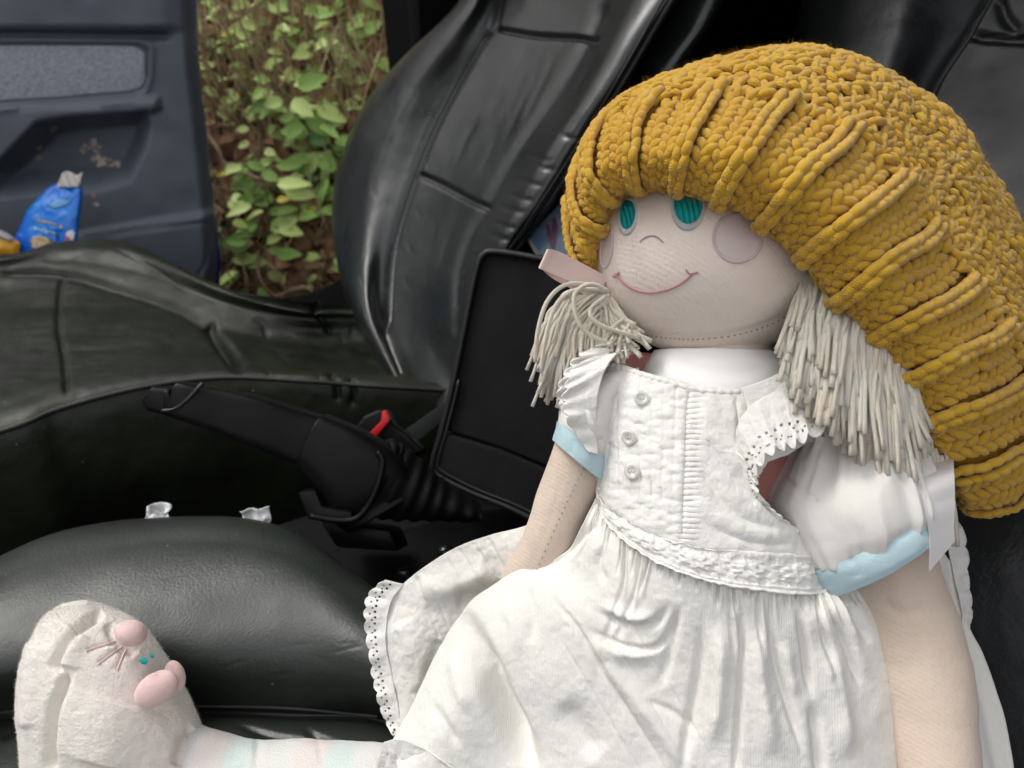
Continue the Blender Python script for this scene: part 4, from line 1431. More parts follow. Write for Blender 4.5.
# bodice as an open front shell
def bod_extra(px, G):
    x, y = px[..., 0], px[..., 1]
    h = .0003 * fbm(G, 240, 2) + .0008 * fbm(G, 70, 2)
    # pintucked panel between the left armhole and the placket
    t = (y - 375) / 165.0
    xl, xr = 606 + 4 * t, 688 - 6 * t
    inside = sstep(x, xl - 2, xl + 3) * (1 - sstep(x, xr - 5, xr)) * sstep(y, 378, 386) * (1 - sstep(y, 520 + (x - 610) * .25, 532 + (x - 610) * .25))
    ph_ = (x - xl) / (xr - xl) * 7
    tuck = -np.exp(-((ph_ - np.round(ph_)) / .13) ** 2)
    puck = vnoise(np.stack([ph_ * 1.0, y / 5.0, 0 * x], -1), 1.0)
    h = h + inside * (.00055 * tuck * (.7 + .5 * vnoise(G, 60)) + .0006 * puck)
    # second gathered strip right of the placket
    strip = np.exp(-((x - (695 - 8 * t)) / 8.0) ** 2) * sstep(y, 380, 390) * (1 - sstep(y, 540, 550))
    h = h + strip * .00045 * np.sin(y * 1.15 + vnoise(G, 90) * 2)
    return h
rows = [(603, 352, 806, 366, .416, .030, .004), (600, 366, 812, 390, .412, .036, .006), (597, 395, 813, 425, .408, .040, .008), (595, 430, 812, 468, .405, .043, .011),
        (595, 465, 812, 510, .402, .045, .014), (597, 490, 816, 548, .400, .047, .017), (600, 512, 824, 590, .398, .048, .018)]
G = loft(rows, 280, 460)
N = outw(G)
px = proj(G)
cr = [([(690, 384), (686, 420), (685, 460), (683, 500), (682, 540)], 2.0, .0018),
      ([(604, 500), (622, 518), (650, 534), (685, 546), (720, 552), (760, 554), (800, 556)], 2.4, .0014),
      ([(700, 470), (720, 500), (745, 520), (780, 530)], 5, .0014), ([(705, 440), (735, 480), (760, 505)], 5, .0012),
      ([(735, 395), (738, 420), (742, 450), (750, 480), (765, 510)], 3, .0012), ([(715, 530), (750, 542), (790, 545)], 4, .0010),
      ([(700, 410), (715, 440), (740, 470)], 7, -.0010), ([(690, 500), (720, 520), (770, 540)], 7, -.0012),
      ([(620, 396), (612, 430), (606, 470)], 2, .0008)]
h = 0
for line, w, d in cr:
    h = h + crease(px, line, w, d)
h = h + bod_extra(px, G)
G = G + N * h[..., None]
# keep the part below the neckline: drop faces above it
neck_x = [590, 603, 618, 640, 665, 700, 735, 760, 785, 815]
neck_y = [350, 352, 364, 372, 379, 388, 390, 384, 372, 366]
V, F = loftVF(G, False)
px2 = proj(V)
fc = px2[F].mean(1)
wbx = [603, 607, 624, 652, 690, 730, 772, 812, 834]
wby = [500, 516, 537, 559, 576, 587, 593, 594, 588]
bod_full = bvh_of((V, F))
keep = (fc[:, 1] > np.interp(fc[:, 0], neck_x, neck_y)) & (fc[:, 1] < np.interp(fc[:, 0], wbx, wby) + 1)
# open armhole at the right so that the pink vest shows
hole = [(757, 500), (752, 486), (766, 462), (786, 455), (806, 442), (830, 440), (832, 538), (806, 534), (790, 527), (768, 512)]
keep &= ~inpoly(fc, hole)
F = F[keep]
used = np.unique(F)
mp = -np.ones(len(V), int); mp[used] = np.arange(len(used))
Vb, Fb = V[used], mp[F]
o = mk('bodice', Vb, Fb, M['white'], dress)
md = o.modifiers.new('thick', 'SOLIDIFY'); md.thickness = .0014; md.offset = -1
bod_bvh = bvh_of((Vb, Fb))
def on_b(pts, off, n=40, bvh=None):
    c = cr1(np.array(pts, float), n)
    return np.array([hit(bvh or bod_bvh, a, b, off)[0] for a, b in c])
# rolled neckline
nl = [(600, 356), (604, 364), (618, 367), (640, 375), (665, 382), (700, 391), (735, 393), (760, 388), (785, 376), (806, 372)]
pth = on_b(nl, .0004, 120)
pth[2:-2] = (pth[:-4] + pth[1:-3] + pth[2:-2] + pth[3:-1] + pth[4:]) / 5
rr_ = .0017 * (1 + .25 * np.sin(np.arange(120) * 1.9) + .1 * np.cos(np.arange(120) * 3.1))
mkt('neckline_binding', tube(pth, rr_, 10), M['white'], dress)
# welt stitches along the placket
parts = []
for line, n in (([(691, 386), (687, 420), (686, 460), (684, 500), (683, 545)], 26), ([(702, 392), (698, 420), (694, 460), (692, 500), (692, 548)], 30), ([(610, 500), (640, 524), (685, 542)], 18)):
    c = cr1(np.array(line, float), n)
    for a, b in c:
        q, nn = hit(bod_bvh, a, b, .0003)
        q2, _ = hit(bod_bvh, a + 2.2, b + 2.4, .0003)
        parts.append(tube(np.array([q, (q + q2) / 2 + nn * .0003, q2]), .0003, 5))
mkt('placket_stitching', joinVF(parts), M['white'], dress, kind='stuff')
# buttons
for (a, b) in ((641, 400), (631.5, 437), (633, 472)):
    c, nn = hit(bod_bvh, a, b, .0016)
    c2 = c
    nn = unit(nn + unit(CAM - c) * .6)
    X = unit(np.cross(nn, UP)); Y = np.cross(nn, X)
    prof = [(0.02, .0006), (.35, .0005), (.55, .0011), (.85, .0018), (1.0, .0012), (1.0, 0), (.6, -.0004), (0.02, -.0004)]
    t = np.linspace(0, 2 * np.pi, 28, endpoint=False)
    Gq = np.array([c + nn * (hh_ + .0006) + .0038 * r * (np.cos(t)[:, None] * X + np.sin(t)[:, None] * Y) for r, hh_ in prof])
    bt = mkt('button', loftVF(Gq), M['button'], dress, loc=c)
    mkt('thread', joinVF([tube(np.array([c + nn * .0012 + X * s * .0008 - Y * .0006, c + nn * .0022 + X * s * .0008, c + nn * .0012 + X * s * .0008 + Y * .0006]), .0003, 5) for s in (-1, 1)]), M['seam'] if False else M['white'], bt)

# lace waistband: band of small loops, holes and raised flowers
wb_top = [(600, 478), (603, 496), (618, 514), (645, 531), (685, 545), (725, 552), (765, 556), (805, 556), (822, 552)]
wb_bot = [(603, 500), (607, 516), (624, 537), (652, 559), (690, 576), (730, 587), (772, 593), (812, 594), (834, 588)]
ct, cb = cr1(np.array(wb_top, float), 300), cr1(np.array(wb_bot, float), 300)
nu = 50
Gw = np.zeros((nu, 300, 3))
for i, t in enumerate(np.linspace(0, 1, nu)):
    for j in range(300):
        a, b = ct[j] * (1 - t) + cb[j] * t
        Gw[i, j] = hit(bod_full, a, b, 0)[0]
# smooth sheet laid 1 mm proud
for _ in range(6):
    Gw[1:-1, 1:-1] = (Gw[:-2, 1:-1] + Gw[2:, 1:-1] + Gw[1:-1, :-2] + Gw[1:-1, 2:]) / 4
Nw = towards_cam(Gw, normals(Gw))
u_ = np.linspace(0, 1, 300)[None, :] * np.ones((nu, 1)); v_ = np.linspace(0, 1, nu)[:, None] * np.ones((1, 300))
hw = .0022 + 0 * u_
hw += .0012 * np.exp(-((v_ - .97) / .05) ** 2) + .0010 * np.exp(-((v_ - .02) / .05) ** 2) + .0006 * np.exp(-((v_ - .84) / .03) ** 2)
cells = np.sin(u_ * 2 * np.pi * 17)
hw += -.0013 * np.exp(-((v_ - .74) / .07) ** 2) * (cells > .15) - .0011 * np.exp(-((v_ - .16) / .06) ** 2) * (np.sin(u_ * 2 * np.pi * 20) > .2)
fl = np.sin(u_ * 2 * np.pi * 5.5)
for c in np.arange(.06, 1, .155):
    rr_ = np.sqrt(((u_ - c) / .045) ** 2 + ((v_ - .45) / .24) ** 2)
    an = np.arctan2((v_ - .45) / .24, (u_ - c) / .045)
    hw += .0009 * (1 - sstep(rr_, .75 + .22 * np.cos(7 * an), 1.0 + .22 * np.cos(7 * an))) - .0006 * (rr_ < .22)
    hw -= .0011 * np.exp(-((rr_ - 1.35) / .13) ** 2) * (np.cos(9 * an) > .1)
hw += .00025 * vnoise(Gw, 900) + .0002 * fbm(Gw, 260, 2)
Gw = Gw + Nw * hw[..., None]
mk('lace_waistband', *sheet(Gw, .0016, Nw), M['white'], dress)

# eyelet ruffle over the right shoulder side of the bodice (scalloped, pierced by small holes)
def eyelet(name, inner, outer, d_in, d_out, holes, scal, parent, nu=40, nv=260, lift=.002, amp=.004, waves=5, hr=1.7, mt=None, seed=1):
    """cloth strip between two pixel curves; outer edge scalloped; holes cut at (t along, v across)"""
    ci, co = cr1(np.array(inner, float), nv), cr1(np.array(outer, float), nv)
    G = np.zeros((nu, nv, 3))
    UV = np.zeros((nu, nv, 2))
    di = np.interp(np.linspace(0, 1, nv), np.linspace(0, 1, len(d_in)), d_in)
    do = np.interp(np.linspace(0, 1, nv), np.linspace(0, 1, len(d_out)), d_out)
    for j in range(nv):
        t = j / (nv - 1)
        sc_ = 1 + .16 * (abs(math.sin(math.pi * t * scal)) ** .7 - .6)
        for i in range(nu):
            v = i / (nu - 1)
            q = ci[j] + (co[j] - ci[j]) * v * sc_
            d = di[j] * (1 - v) + do[j] * v
            d -= amp * v * math.sin(2 * math.pi * t * waves + seed) * .5 + amp * .3 * v * math.sin(2 * math.pi * t * waves * 2.3 + 1)
            G[i, j] = P(q[0], q[1], d)
            UV[i, j] = (t, v)
    G = G + (towards_cam(G, normals(G)) * (.0004 * fbm(G, 200, 2))[..., None])
    F = gridF(nu, nv)
    V = G.reshape(-1, 3)
    pc = proj(V)
    fcp = pc[F].mean(1)
    keep = np.ones(len(F), bool)
    Lc = proj(V).reshape(nu, nv, 2)
    for (t, v, r) in holes:
        c = Lc[min(nu - 1, int(v * (nu - 1))), min(nv - 1, int(t * (nv - 1)))]
        keep &= np.linalg.norm(fcp - c, axis=1) > r * hr / 1.7
    F = F[keep]
    nn = normals(G)
    if (nn * (CAM - G)).sum() < 0:
        F = F[:, ::-1]
    o = mk(name, V, F, mt or M['white'], parent)
    md = o.modifiers.new('thick', 'SOLIDIFY'); md.thickness = .0009; md.offset = 0
    return o, G
holes = []
for k in range(13):
    t = .05 + k * .074
    holes += [(t, .62, 1.5), (t + .024, .80, 1.1), (t - .022, .80, 1.1)]
eyelet('eyelet_ruffle', [(735, 452), (738, 425), (752, 405), (775, 392), (800, 384), (830, 375)], [(757, 486), (757, 470), (773, 452), (792, 446), (812, 436), (850, 420)],
       [.366, .362, .360, .360, .362, .366], [.356, .352, .350, .350, .352, .356], holes, 9, dress, 60, 420, amp=.0012, waves=3, hr=1.9)
holes = [(.08 + k * .09, .6, 1.2) for k in range(10)]
eyelet('eyelet_ruffle', [(736, 452), (742, 475), (752, 498), (768, 520), (786, 538)], [(757, 470), (757, 488), (768, 505), (782, 518), (800, 532)],
       [.364, .364, .366, .368, .372], [.357, .357, .358, .36, .366], holes, 9, dress, 30, 200, amp=.002, waves=3)
# ruffled shoulder at the left
holes = []
o, _ = eyelet('shoulder_ruffle', [(640, 348), (620, 352), (606, 368), (598, 395), (596, 425), (598, 455)], [(590, 358), (574, 368), (566, 388), (563, 405), (570, 425), (588, 452)],
       [.396, .388, .380, .378, .378, .380], [.388, .382, .377, .376, .376, .379], holes, 7, dress, 30, 200, amp=.003, waves=3)
eyelet('shoulder_ruffle', [(640, 346), (618, 348), (600, 362), (586, 384), (578, 410)], [(600, 344), (580, 355), (566, 372), (558, 392), (562, 412)],
       [.402, .394, .386, .382, .380], [.396, .388, .382, .379, .379], holes, 7, dress, 24, 160, amp=.004, waves=3, seed=2)
# right shoulder strap of the bodice under the yarn
eyelet('shoulder_strap', [(742, 388), (765, 380), (790, 368), (830, 355)], [(748, 412), (775, 398), (800, 388), (850, 372)],
       [.364, .366, .37, .376], [.362, .363, .366, .370], [], 1, dress, 20, 80, amp=.001, waves=2)

# sleeves
def gathered(nfold, seed, amp_end=.0007, amp=.0045):
    def f(px, G):
        nu, nv = G.shape[:2]
        u = np.linspace(0, 1, nu)[:, None] * np.ones((1, nv))
        a = np.linspace(0, 2 * np.pi, nv, endpoint=False)[None, :] * np.ones((nu, 1))
        c = np.stack([np.cos(a) * 1.5, np.sin(a) * 1.5, u * .8 + seed], -1)
        c2 = np.stack([np.cos(a) * 4.5, np.sin(a) * 4.5, u * 1.1 + seed * 2], -1)
        w = vnoise(c, 1.0)
        r = 1 - 2 * np.abs(vnoise(c2, 1.0))
        e1, e2 = np.exp(-(1 - u) / .10), np.exp(-u / .16)
        return (amp * w + amp * .75 * r * (.5 + .5 * e1 + .3 * e2) + amp_end * np.sin(a * nfold + 4 * w) * (e1 + e2)
                - .0022 * np.exp(-((1 - u) / .03) ** 2))
    return f
o, sl_bvh, _ = softloft('sleeve', [(808, 437, 880, 400, .395, .026), (790, 464, 905, 430, .392, .034), (774, 504, 925, 465, .384, .037), (791, 542, 929, 490, .378, .036), (809, 573, 922, 505, .375, .030)], M['sleeve'], dress, 150, 260, .0004, 60,
    [([(785, 478), (800, 490), (818, 500)], 3, .0010)], cap=False, extra=gathered(34, 3))
softloft('sleeve', [(600, 372, 640, 368, .41, .018), (572, 385, 620, 395, .405, .022), (562, 402, 612, 420, .402, .024), (558, 420, 608, 445, .400, .022), (557, 428, 606, 460, .40, .018)], M['white'], dress, 80, 90, .0008, 70,
    [([(570, 400), (585, 425), (598, 448)], 4, .002), ([(580, 395), (588, 415), (600, 440)], 5, -.002), ([(565, 410), (572, 425), (586, 440)], 3, .0015), ([(590, 400), (596, 420), (603, 445)], 3, .0012)], cap=False)
# light blue cuffs
softloft('cuff', [(808, 571, 922, 503, .3745, .029, -.007), (813, 579, 925, 511, .3740, .031, -.007), (821, 589, 929, 520, .3735, .031, -.007), (827, 597, 932, 528, .3735, .030, -.008)], M['cuff'], dress, 26, 120, .0003, 80, [([(850, 558), (856, 566), (858, 578)], 3, .0008), ([(880, 540), (886, 556)], 3, .0006)], cap=False)
softloft('cuff', [(557, 421, 607, 459, .3985, .0185), (556, 427, 606.5, 467, .3980, .019), (554, 434, 605, 475, .398, .019), (552.5, 440, 604, 482, .398, .0185)], M['cuff'], dress, 22, 90, .0003, 80, [([(575, 440), (570, 455)], 2.5, .0005)], cap=False)

# arms
o, ab, _ = softloft('arm', [(830, 555, 920, 500, .386, .022), (840, 580, 925, 530, .384, .024), (856, 610, 936, 570, .382, .025), (868, 650, 955, 620, .380, .026), (880, 695, 966, 675, .376, .026), (888, 735, 970, 725, .372, .025), (894, 775, 974, 775, .368, .024), (896, 830, 975, 835, .364, .022), (905, 870, 968, 874, .362, .015), (925, 890, 950, 892, .361, .004)], M['skin'], doll, 120, 90, .0006, 40,
    [([(843, 590), (850, 605), (862, 622)], 4, .0022), ([(880, 600), (900, 612), (925, 610)], 6, .0012), ([(870, 660), (900, 668), (930, 660)], 12, .0005), ([(852, 585), (872, 560), (900, 545)], 5, .001), ([(868, 640), (880, 690), (892, 740)], 4, -.0005)])
o, lb, _ = softloft('arm', [(562, 420, 608, 450, .402, .014), (556, 440, 602, 472, .402, .0145), (549, 462, 597, 490, .403, .015), (535, 500, 588, 525, .406, .015), (520, 540, 574, 562, .41, .015), (508, 562, 566, 585, .413, .014), (500, 585, 555, 605, .416, .013), (505, 610, 540, 618, .418, .006)], M['skin'], doll, 110, 80, .0006, 45,
    [([(566, 470), (556, 500), (545, 535), (532, 565)], 1.5, .0003)])
mkt('arm_seam', stitches(lb, [(584, 468), (568, 500), (552, 535), (536, 572), (530, 585)], 24, 0, .00028, .0002), M['seam'], doll, kind='stuff')
mkt('arm_seam', stitches(ab, [(866, 650), (878, 690), (888, 730), (893, 765)], 16, 0, .0002, .0001), M['seam'], doll, kind='stuff')

# skirt: front layer, gathers at the waist running into large folds over the lap
def zd(px, py, z):
    return z / ray(px, py)[2]
W0 = []
for (a_, b_y) in [(600, 490), (607, 510), (624, 531), (652, 554), (690, 572), (730, 583), (772, 589), (812, 590)]:
    q_ = hit(bod_full, a_, b_y, .0006)[0]
    W0.append((a_, b_y, float((q_ - CAM) @ FW)))
W0 += [(845, 586, .372), (880, 580, .390)]
rowsS = [
    W0,
    [(580, 530, .388), (594, 550, .378), (616, 572, .370), (646, 592, .362), (690, 606, .356), (732, 616, .353), (776, 620, .353), (822, 618, .357), (862, 612, .366), (896, 605, .386)],
    [(556, 560, .396), (574, 574, .384), (600, 598, .372), (640, 622, .364), (690, 640, .357), (735, 650, .353), (782, 652, .353), (832, 650, .358), (876, 648, .366), (908, 645, .386)],
    [(517, 571, .402), (545, 592, .386), (582, 625, .372), (632, 655, .366), (690, 676, .358), (738, 686, .353), (787, 690, .352), (840, 690, .357), (886, 692, .366), (916, 695, .386)],
    [(492, 586, .404), (520, 622, .386), (560, 668, .374), (618, 700, .366), (690, 718, .358), (742, 728, .352), (792, 732, .350), (846, 735, .355), (890, 740, .364), (920, 745, .384)],
    [(466, 606, .408), (492, 658, .386), (535, 712, .378), (604, 745, .366), (690, 765, .356), (746, 775, .350), (797, 780, .348), (852, 785, .352), (893, 790, .362), (922, 795, .382)],
    [(438, 650, .410), (462, 700, .386), (505, 765, .382), (585, 795, .366), (690, 820, .354), (750, 830, .348), (802, 835, .346), (857, 840, .350), (896, 845, .360), (925, 850, .380)],
    [(412, 705, .408), (430, 750, .384), (470, 812, .380), (560, 850, .366), (690, 880, .352), (755, 890, .346), (807, 895, .344), (862, 900, .348), (900, 905, .358), (930, 910, .378)],
    [(392, 742, .404), (405, 790, .384), (440, 860, .380), (530, 910, .366), (690, 950, .352), (760, 960, .346), (812, 965, .344), (867, 970, .348), (905, 975, .358), (935, 980, .378)],
]
Gs = surf(np.array([[P(*c) for c in r] for r in rowsS]), 340, 420)
Ns = towards_cam(Gs, normals(Gs))
pxs = proj(Gs)
u_ = np.linspace(0, 1, 420)[None, :] * np.ones((340, 1)); v_ = np.linspace(0, 1, 340)[:, None] * np.ones((1, 420))
h = 0
# gathers: narrow valleys leaving the waist seam, each with its own length and lean
rg = np.random.RandomState(31)
for k in range(46):
    u0 = (k + rg.uniform(-.35, .35)) / 46
    ln = rg.choice([.05, .09, .16, .26, .42], p=[.25, .25, .22, .18, .10]) * rg.uniform(.7, 1.3)
    dr = rg.normal(0, .05) + (.5 - u0) * .02
    wv = rg.normal(0, .004)
    wd = .0032 + .016 * v_ * rg.uniform(.6, 1.4)
    c_ = u0 + dr * v_ + wv * np.sin(v_ * 14 + k)
    h = h - rg.uniform(.0016, .0034) * np.exp(-((u_ - c_) / wd) ** 2) * sstep(v_, -.01, .015) * (1 - sstep(v_, ln * .35, ln))
    h = h + rg.uniform(.0008, .0018) * np.exp(-((u_ - c_ - wd * 2) / (wd * 1.4)) ** 2) * sstep(v_, 0, .03) * (1 - sstep(v_, ln * .3, ln))
q = np.stack([u_ * 26, v_ * 1.6, 0 * u_], -1)
h = h + .0008 * np.sin(u_ * 330 + 4 * vnoise(q, .6)) * np.exp(-v_ / .018)
folds = [  # line, width px, height (negative = valley)
    ([(462, 604), (470, 630), (482, 662), (495, 695), (515, 735), (540, 790)], 11, .013),
    ([(478, 640), (492, 668), (505, 700), (530, 750)], 7, .006),
    ([(590, 608), (622, 622), (655, 622), (672, 600)], 5, .0045), ([(585, 628), (622, 645), (660, 645), (680, 610)], 4, .004),
    ([(600, 604), (630, 619), (658, 616)], 7, -.0035), ([(585, 642), (630, 652), (665, 645)], 10, -.003),
    ([(560, 560), (578, 540), (592, 528), (602, 532)], 4, .004), ([(604, 545), (598, 565), (606, 585)], 4, .003),
    ([(545, 590), (575, 625), (600, 668), (640, 730), (665, 768)], 3, .0022),
    ([(590, 640), (620, 680), (660, 730), (700, 790)], 9, -.003),
    ([(640, 698), (672, 712), (700, 735)], 4, .002), ([(560, 700), (600, 760)], 12, .003),
    ([(702, 612), (700, 660), (690, 720), (680, 780)], 5, .0045), ([(742, 606), (742, 660), (738, 720), (735, 790)], 3.5, .0055),
    ([(768, 610), (776, 660), (790, 710), (805, 760)], 4, .0045), ([(798, 605), (806, 650), (812, 700)], 4, .006), ([(812, 700), (818, 740), (822, 790)], 6, .006),
    ([(832, 602), (845, 640), (862, 690)], 4, .005), ([(848, 604), (862, 625), (872, 645)], 5, .005), ([(680, 600), (672, 640), (660, 690)], 5, .004),
    ([(720, 620), (720, 680), (712, 750)], 9, -.004), ([(755, 620), (762, 690), (775, 760)], 9, -.004), ([(822, 640), (838, 700), (850, 760)], 9, -.004), ([(784, 640), (796, 700)], 6, -.003),
    ([(520, 580), (530, 600), (533, 625), (525, 650)], 6, .002), ([(500, 600), (515, 630), (520, 655)], 5, -.0015),
    ([(430, 700), (445, 725), (462, 750)], 6, .003), ([(452, 650), (458, 680), (470, 715)], 8, -.002),
]
for line, w, d in folds:
    h = h + crease(pxs, line, w * 1.0, d * (.75 if w < 7 else 1.1), .30)
h = h + .0008 * fbm(Gs, 45, 2) + .00018 * fbm(Gs, 260, 2)
# tuck lines near the hem
for k in range(4):
    h = h + crease(pxs, [(560 + 22 * k, 640 - 8 * k), (600 + 22 * k, 705 - 8 * k), (650 + 22 * k, 790 - 8 * k)], 1.5, .0005)
Gs2 = Gs + Ns * h[..., None]
o = mk('skirt_front', *sheet(Gs2, .0014, Ns), M['crepe'], dress)
# rolled fold edge on the left
ed = Gs2[:, 0] - Ns[:, 0] * .003

# skirt: layer lying towards the console, with its lace hem
rowsB = [
    [(600, 500, .400), (560, 512, .415), (525, 526, .425), (490, 535, .432), (455, 548, .438), (420, 570, .444), (398, 588, .448)],
    [(600, 530, .400), (560, 545, .414), (520, 552, .424), (485, 560, .432), (450, 574, .438), (415, 592, .444), (389, 606, .448)],
    [(598, 565, .400), (556, 575, .414), (512, 584, .426), (478, 592, .436), (445, 604, .440), (412, 616, .443), (386, 628, .446)],
    [(590, 600, .402), (545, 605, .418), (500, 612, .430), (470, 618, .438), (440, 632, .440), (410, 645, .441), (388, 655, .444)],
    [(580, 640, .405), (530, 640, .425), (485, 650, .436), (455, 658, .440), (432, 668, .440), (408, 676, .440), (393, 684, .443)],
    [(570, 680, .405), (510, 690, .425), (460, 700, .436), (435, 706, .438), (420, 712, .438), (408, 716, .438), (400, 720, .441)],
    [(570, 760, .405), (500, 770, .420), (450, 770, .430), (430, 768, .432), (420, 765, .432), (412, 762, .434), (405, 760, .438)],
]
Gb2 = surf(np.array([[P(*c) for c in r] for r in rowsB]), 200, 260)
Nb2 = towards_cam(Gb2, normals(Gb2))
pxb = proj(Gb2)
h = .0012 * fbm(Gb2, 40, 3) + .00035 * fbm(Gb2, 260, 2)
for line, w, d in [([(440, 548), (455, 572), (470, 600)], 1.6, .0006), ([(455, 545), (470, 566), (484, 590)], 1.6, .0006), ([(472, 541), (484, 560), (494, 580)], 1.6, .0006), ([(488, 537), (498, 556), (506, 572)], 1.6, .0006),
                   ([(415, 575), (428, 606), (440, 640)], 1.6, .0006), ([(424, 570), (438, 600), (450, 632)], 1.6, .0006),
                   ([(455, 600), (480, 597), (505, 588)], 9, .006), ([(420, 590), (450, 586), (490, 570)], 12, -.004), ([(400, 620), (420, 660), (428, 690)], 10, -.003), ([(440, 640), (430, 670), (420, 700)], 6, .003)]:
    h = h + crease(pxb, line, w, d)
Gb3 = Gb2 + Nb2 * h[..., None]
mk('skirt_back', *sheet(Gb3, .0014, Nb2), M['crepe'], dress)
# lace hem, eyelets cut through
holes = []
for k in range(24):
    holes += [(.03 + k * .041, .55, 1.25), (.045 + k * .041, .74, 1.0)]
eyelet('lace_hem', [(404, 584), (392, 600), (387, 620), (386, 645), (392, 675), (398, 705), (402, 735)], [(384, 580), (368, 596), (365, 620), (369, 650), (374, 680), (380, 706), (392, 735)],
       [.447, .447, .445, .443, .443, .441, .440], [.450, .450, .449, .448, .448, .446, .444], holes, 12, dress, 50, 520, amp=.004, waves=4, hr=1.8)
holes = []
for k in range(12):
    holes += [(.05 + k * .08, .35, 1.7), (.08 + k * .08, .62, 1.5), (.05 + k * .08, .82, 1.3)]
eyelet('lace_hem', [(384, 742), (400, 739), (420, 746), (440, 758), (458, 772), (470, 790)], [(372, 770), (385, 790), (405, 800), (425, 810), (440, 820), (450, 830)],
       [.398, .392, .386, .382, .380, .380], [.405, .400, .395, .392, .39, .39], holes, 8, dress, 50, 300, amp=.003, waves=3, hr=1.7)
# piece of skirt behind the right arm, edged with lace
rowsC = [
    [(905, 520, .40), (925, 530, .42), (950, 560, .43), (962, 575, .436)],
    [(900, 600, .40), (930, 600, .42), (955, 610, .43), (968, 620, .434)],
    [(905, 680, .39), (945, 670, .41), (975, 668, .42), (990, 672, .424)],
    [(905, 770, .38), (960, 760, .40), (995, 750, .41), (1012, 748, .414)],
    [(905, 900, .38), (970, 890, .395), (1010, 880, .40), (1040, 870, .40)],
]
Gc3 = surf(np.array([[P(*c) for c in r] for r in rowsC]), 120, 80)
Nc3 = towards_cam(Gc3, normals(Gc3))
Gc3 = Gc3 + Nc3 * (.003 * np.sin(np.linspace(0, 16, 80))[None, :] * np.linspace(.2, 1, 120)[:, None] + .0012 * fbm(Gc3, 50, 2))[..., None]
mk('skirt_back', *sheet(Gc3, .0014, Nc3), M['crepe'], dress)
eyelet('lace_edging', [(925, 500), (945, 540), (955, 580), (962, 610), (962, 640)], [(948, 495), (965, 540), (968, 580), (972, 612), (966, 640)], [.43, .43, .43, .43, .43], [.435, .435, .435, .435, .435], [], 7, dress, 14, 120, amp=.003, waves=5)

# yarn hair in two bunches, strand by strand
def yarn_bunch(name, roots, ends, n, sag, rad, seed, bulge, d_off, nseg=14):
    r = np.random.RandomState(seed)
    rt, en = np.array(roots, float), np.array(ends, float)
    parts = []
    for k in range(n):
        t = r.rand()
        lay = r.rand()
        a = np.array([np.interp(t, np.linspace(0, 1, len(rt)), rt[:, i]) for i in range(3)])
        te = np.clip(t + r.normal(0, .05), 0, 1)
        b = np.array([np.interp(te, np.linspace(0, 1, len(en)), en[:, i]) for i in range(3)])
        a = a + np.array([r.normal(0, 3), r.normal(0, 3), lay * d_off])
        short = 1 - r.rand() ** 1.6 * .42
        b = np.array([a[0] + (b[0] - a[0]) * short, a[1] + (b[1] - a[1]) * short, b[2]]) + np.array([r.normal(0, 5), r.normal(0, 5), (1 - lay) * d_off * .9 + r.normal(0, .001)])
        m1 = a * .66 + b * .34 + np.array([bulge[0] * r.uniform(.5, 1.2), bulge[1] * r.uniform(.5, 1.2), -sag * r.uniform(.5, 1)])
        m2 = a * .33 + b * .67 + np.array([bulge[0] * r.uniform(.4, 1.1) + r.normal(0, 2), bulge[1] * .8 + r.normal(0, 2), -sag * r.uniform(.6, 1)])
        c = cr1(np.array([a, m1, m2, b]), nseg)
        pts = np.array([P(*q) for q in c])
        parts.append(tube(pts, rad * r.uniform(.85, 1.12) * np.concatenate([np.ones(nseg - 1), [1.25]]), 6))
    return mkt(name, joinVF(parts), M['yarn'], doll, kind='stuff')
yarn_bunch('yarn_hair', [(812, 268, .375), (835, 275, .366), (860, 290, .362), (885, 310, .362), (905, 335, .366)],
           [(783, 365, .356), (795, 398, .350), (815, 425, .347), (840, 446, .346), (865, 468, .346), (890, 486, .348), (912, 482, .350), (930, 450, .354)], 560, .012, .00122, 3, (-3, -2), .024)
yarn_bunch('yarn_hair', [(632, 306, .405), (618, 300, .402), (604, 292, .402), (596, 288, .405)],
           [(600, 370, .395), (585, 385, .392), (572, 398, .392), (552, 408, .392), (543, 390, .394), (536, 370, .396), (534, 350, .40)], 230, .008, .0010, 5, (-12, -9), .018)
yarn_bunch('yarn_hair', [(604, 296, .398), (616, 310, .400), (628, 322, .402)],
           [(655, 346, .392), (640, 352, .388), (622, 358, .386), (606, 362, .386)], 60, .004, .0010, 15, (-2, 2), .010)
# a few looped strands over the bunch at the left, and some short ones under the chin
r = np.random.RandomState(8)
parts = []
for k, pts in enumerate([[(610, 292, .392), (590, 284, .385), (574, 296, .384), (580, 325, .385), (600, 340, .388), (625, 345, .392)],
                         [(604, 290, .395), (575, 290, .390), (556, 305, .388), (545, 340, .388), (541, 372, .392)],
                         [(602, 286, .396), (568, 284, .392), (548, 300, .390), (538, 330, .390), (535, 362, .394)],
                         [(606, 296, .392), (590, 310, .386), (600, 325, .386), (640, 338, .392)],
                         [(625, 318, .395), (612, 328, .390), (606, 340, .39)], [(632, 322, .395), (622, 334, .390), (618, 345, .39)], [(640, 330, .397), (630, 338, .392), (624, 348, .392)]]):
    c = cr1(np.array(pts), 22)
    parts.append(tube(np.array([P(*q) for q in c]), .0012, 7))
mkt('loose_yarn', joinVF(parts), M['yarn'], doll)
parts = []
for k in range(26):
    a = (r.uniform(925, 948), r.uniform(440, 470), .375)
    b = (a[0] + r.uniform(2, 14), a[1] + r.uniform(40, 110), .385)
    c = cr1(np.array([a, ((a[0] + b[0]) / 2 + 3, (a[1] + b[1]) / 2, .378), b]), 8)
    parts.append(tube(np.array([P(*q) for q in c]), .0011, 6))
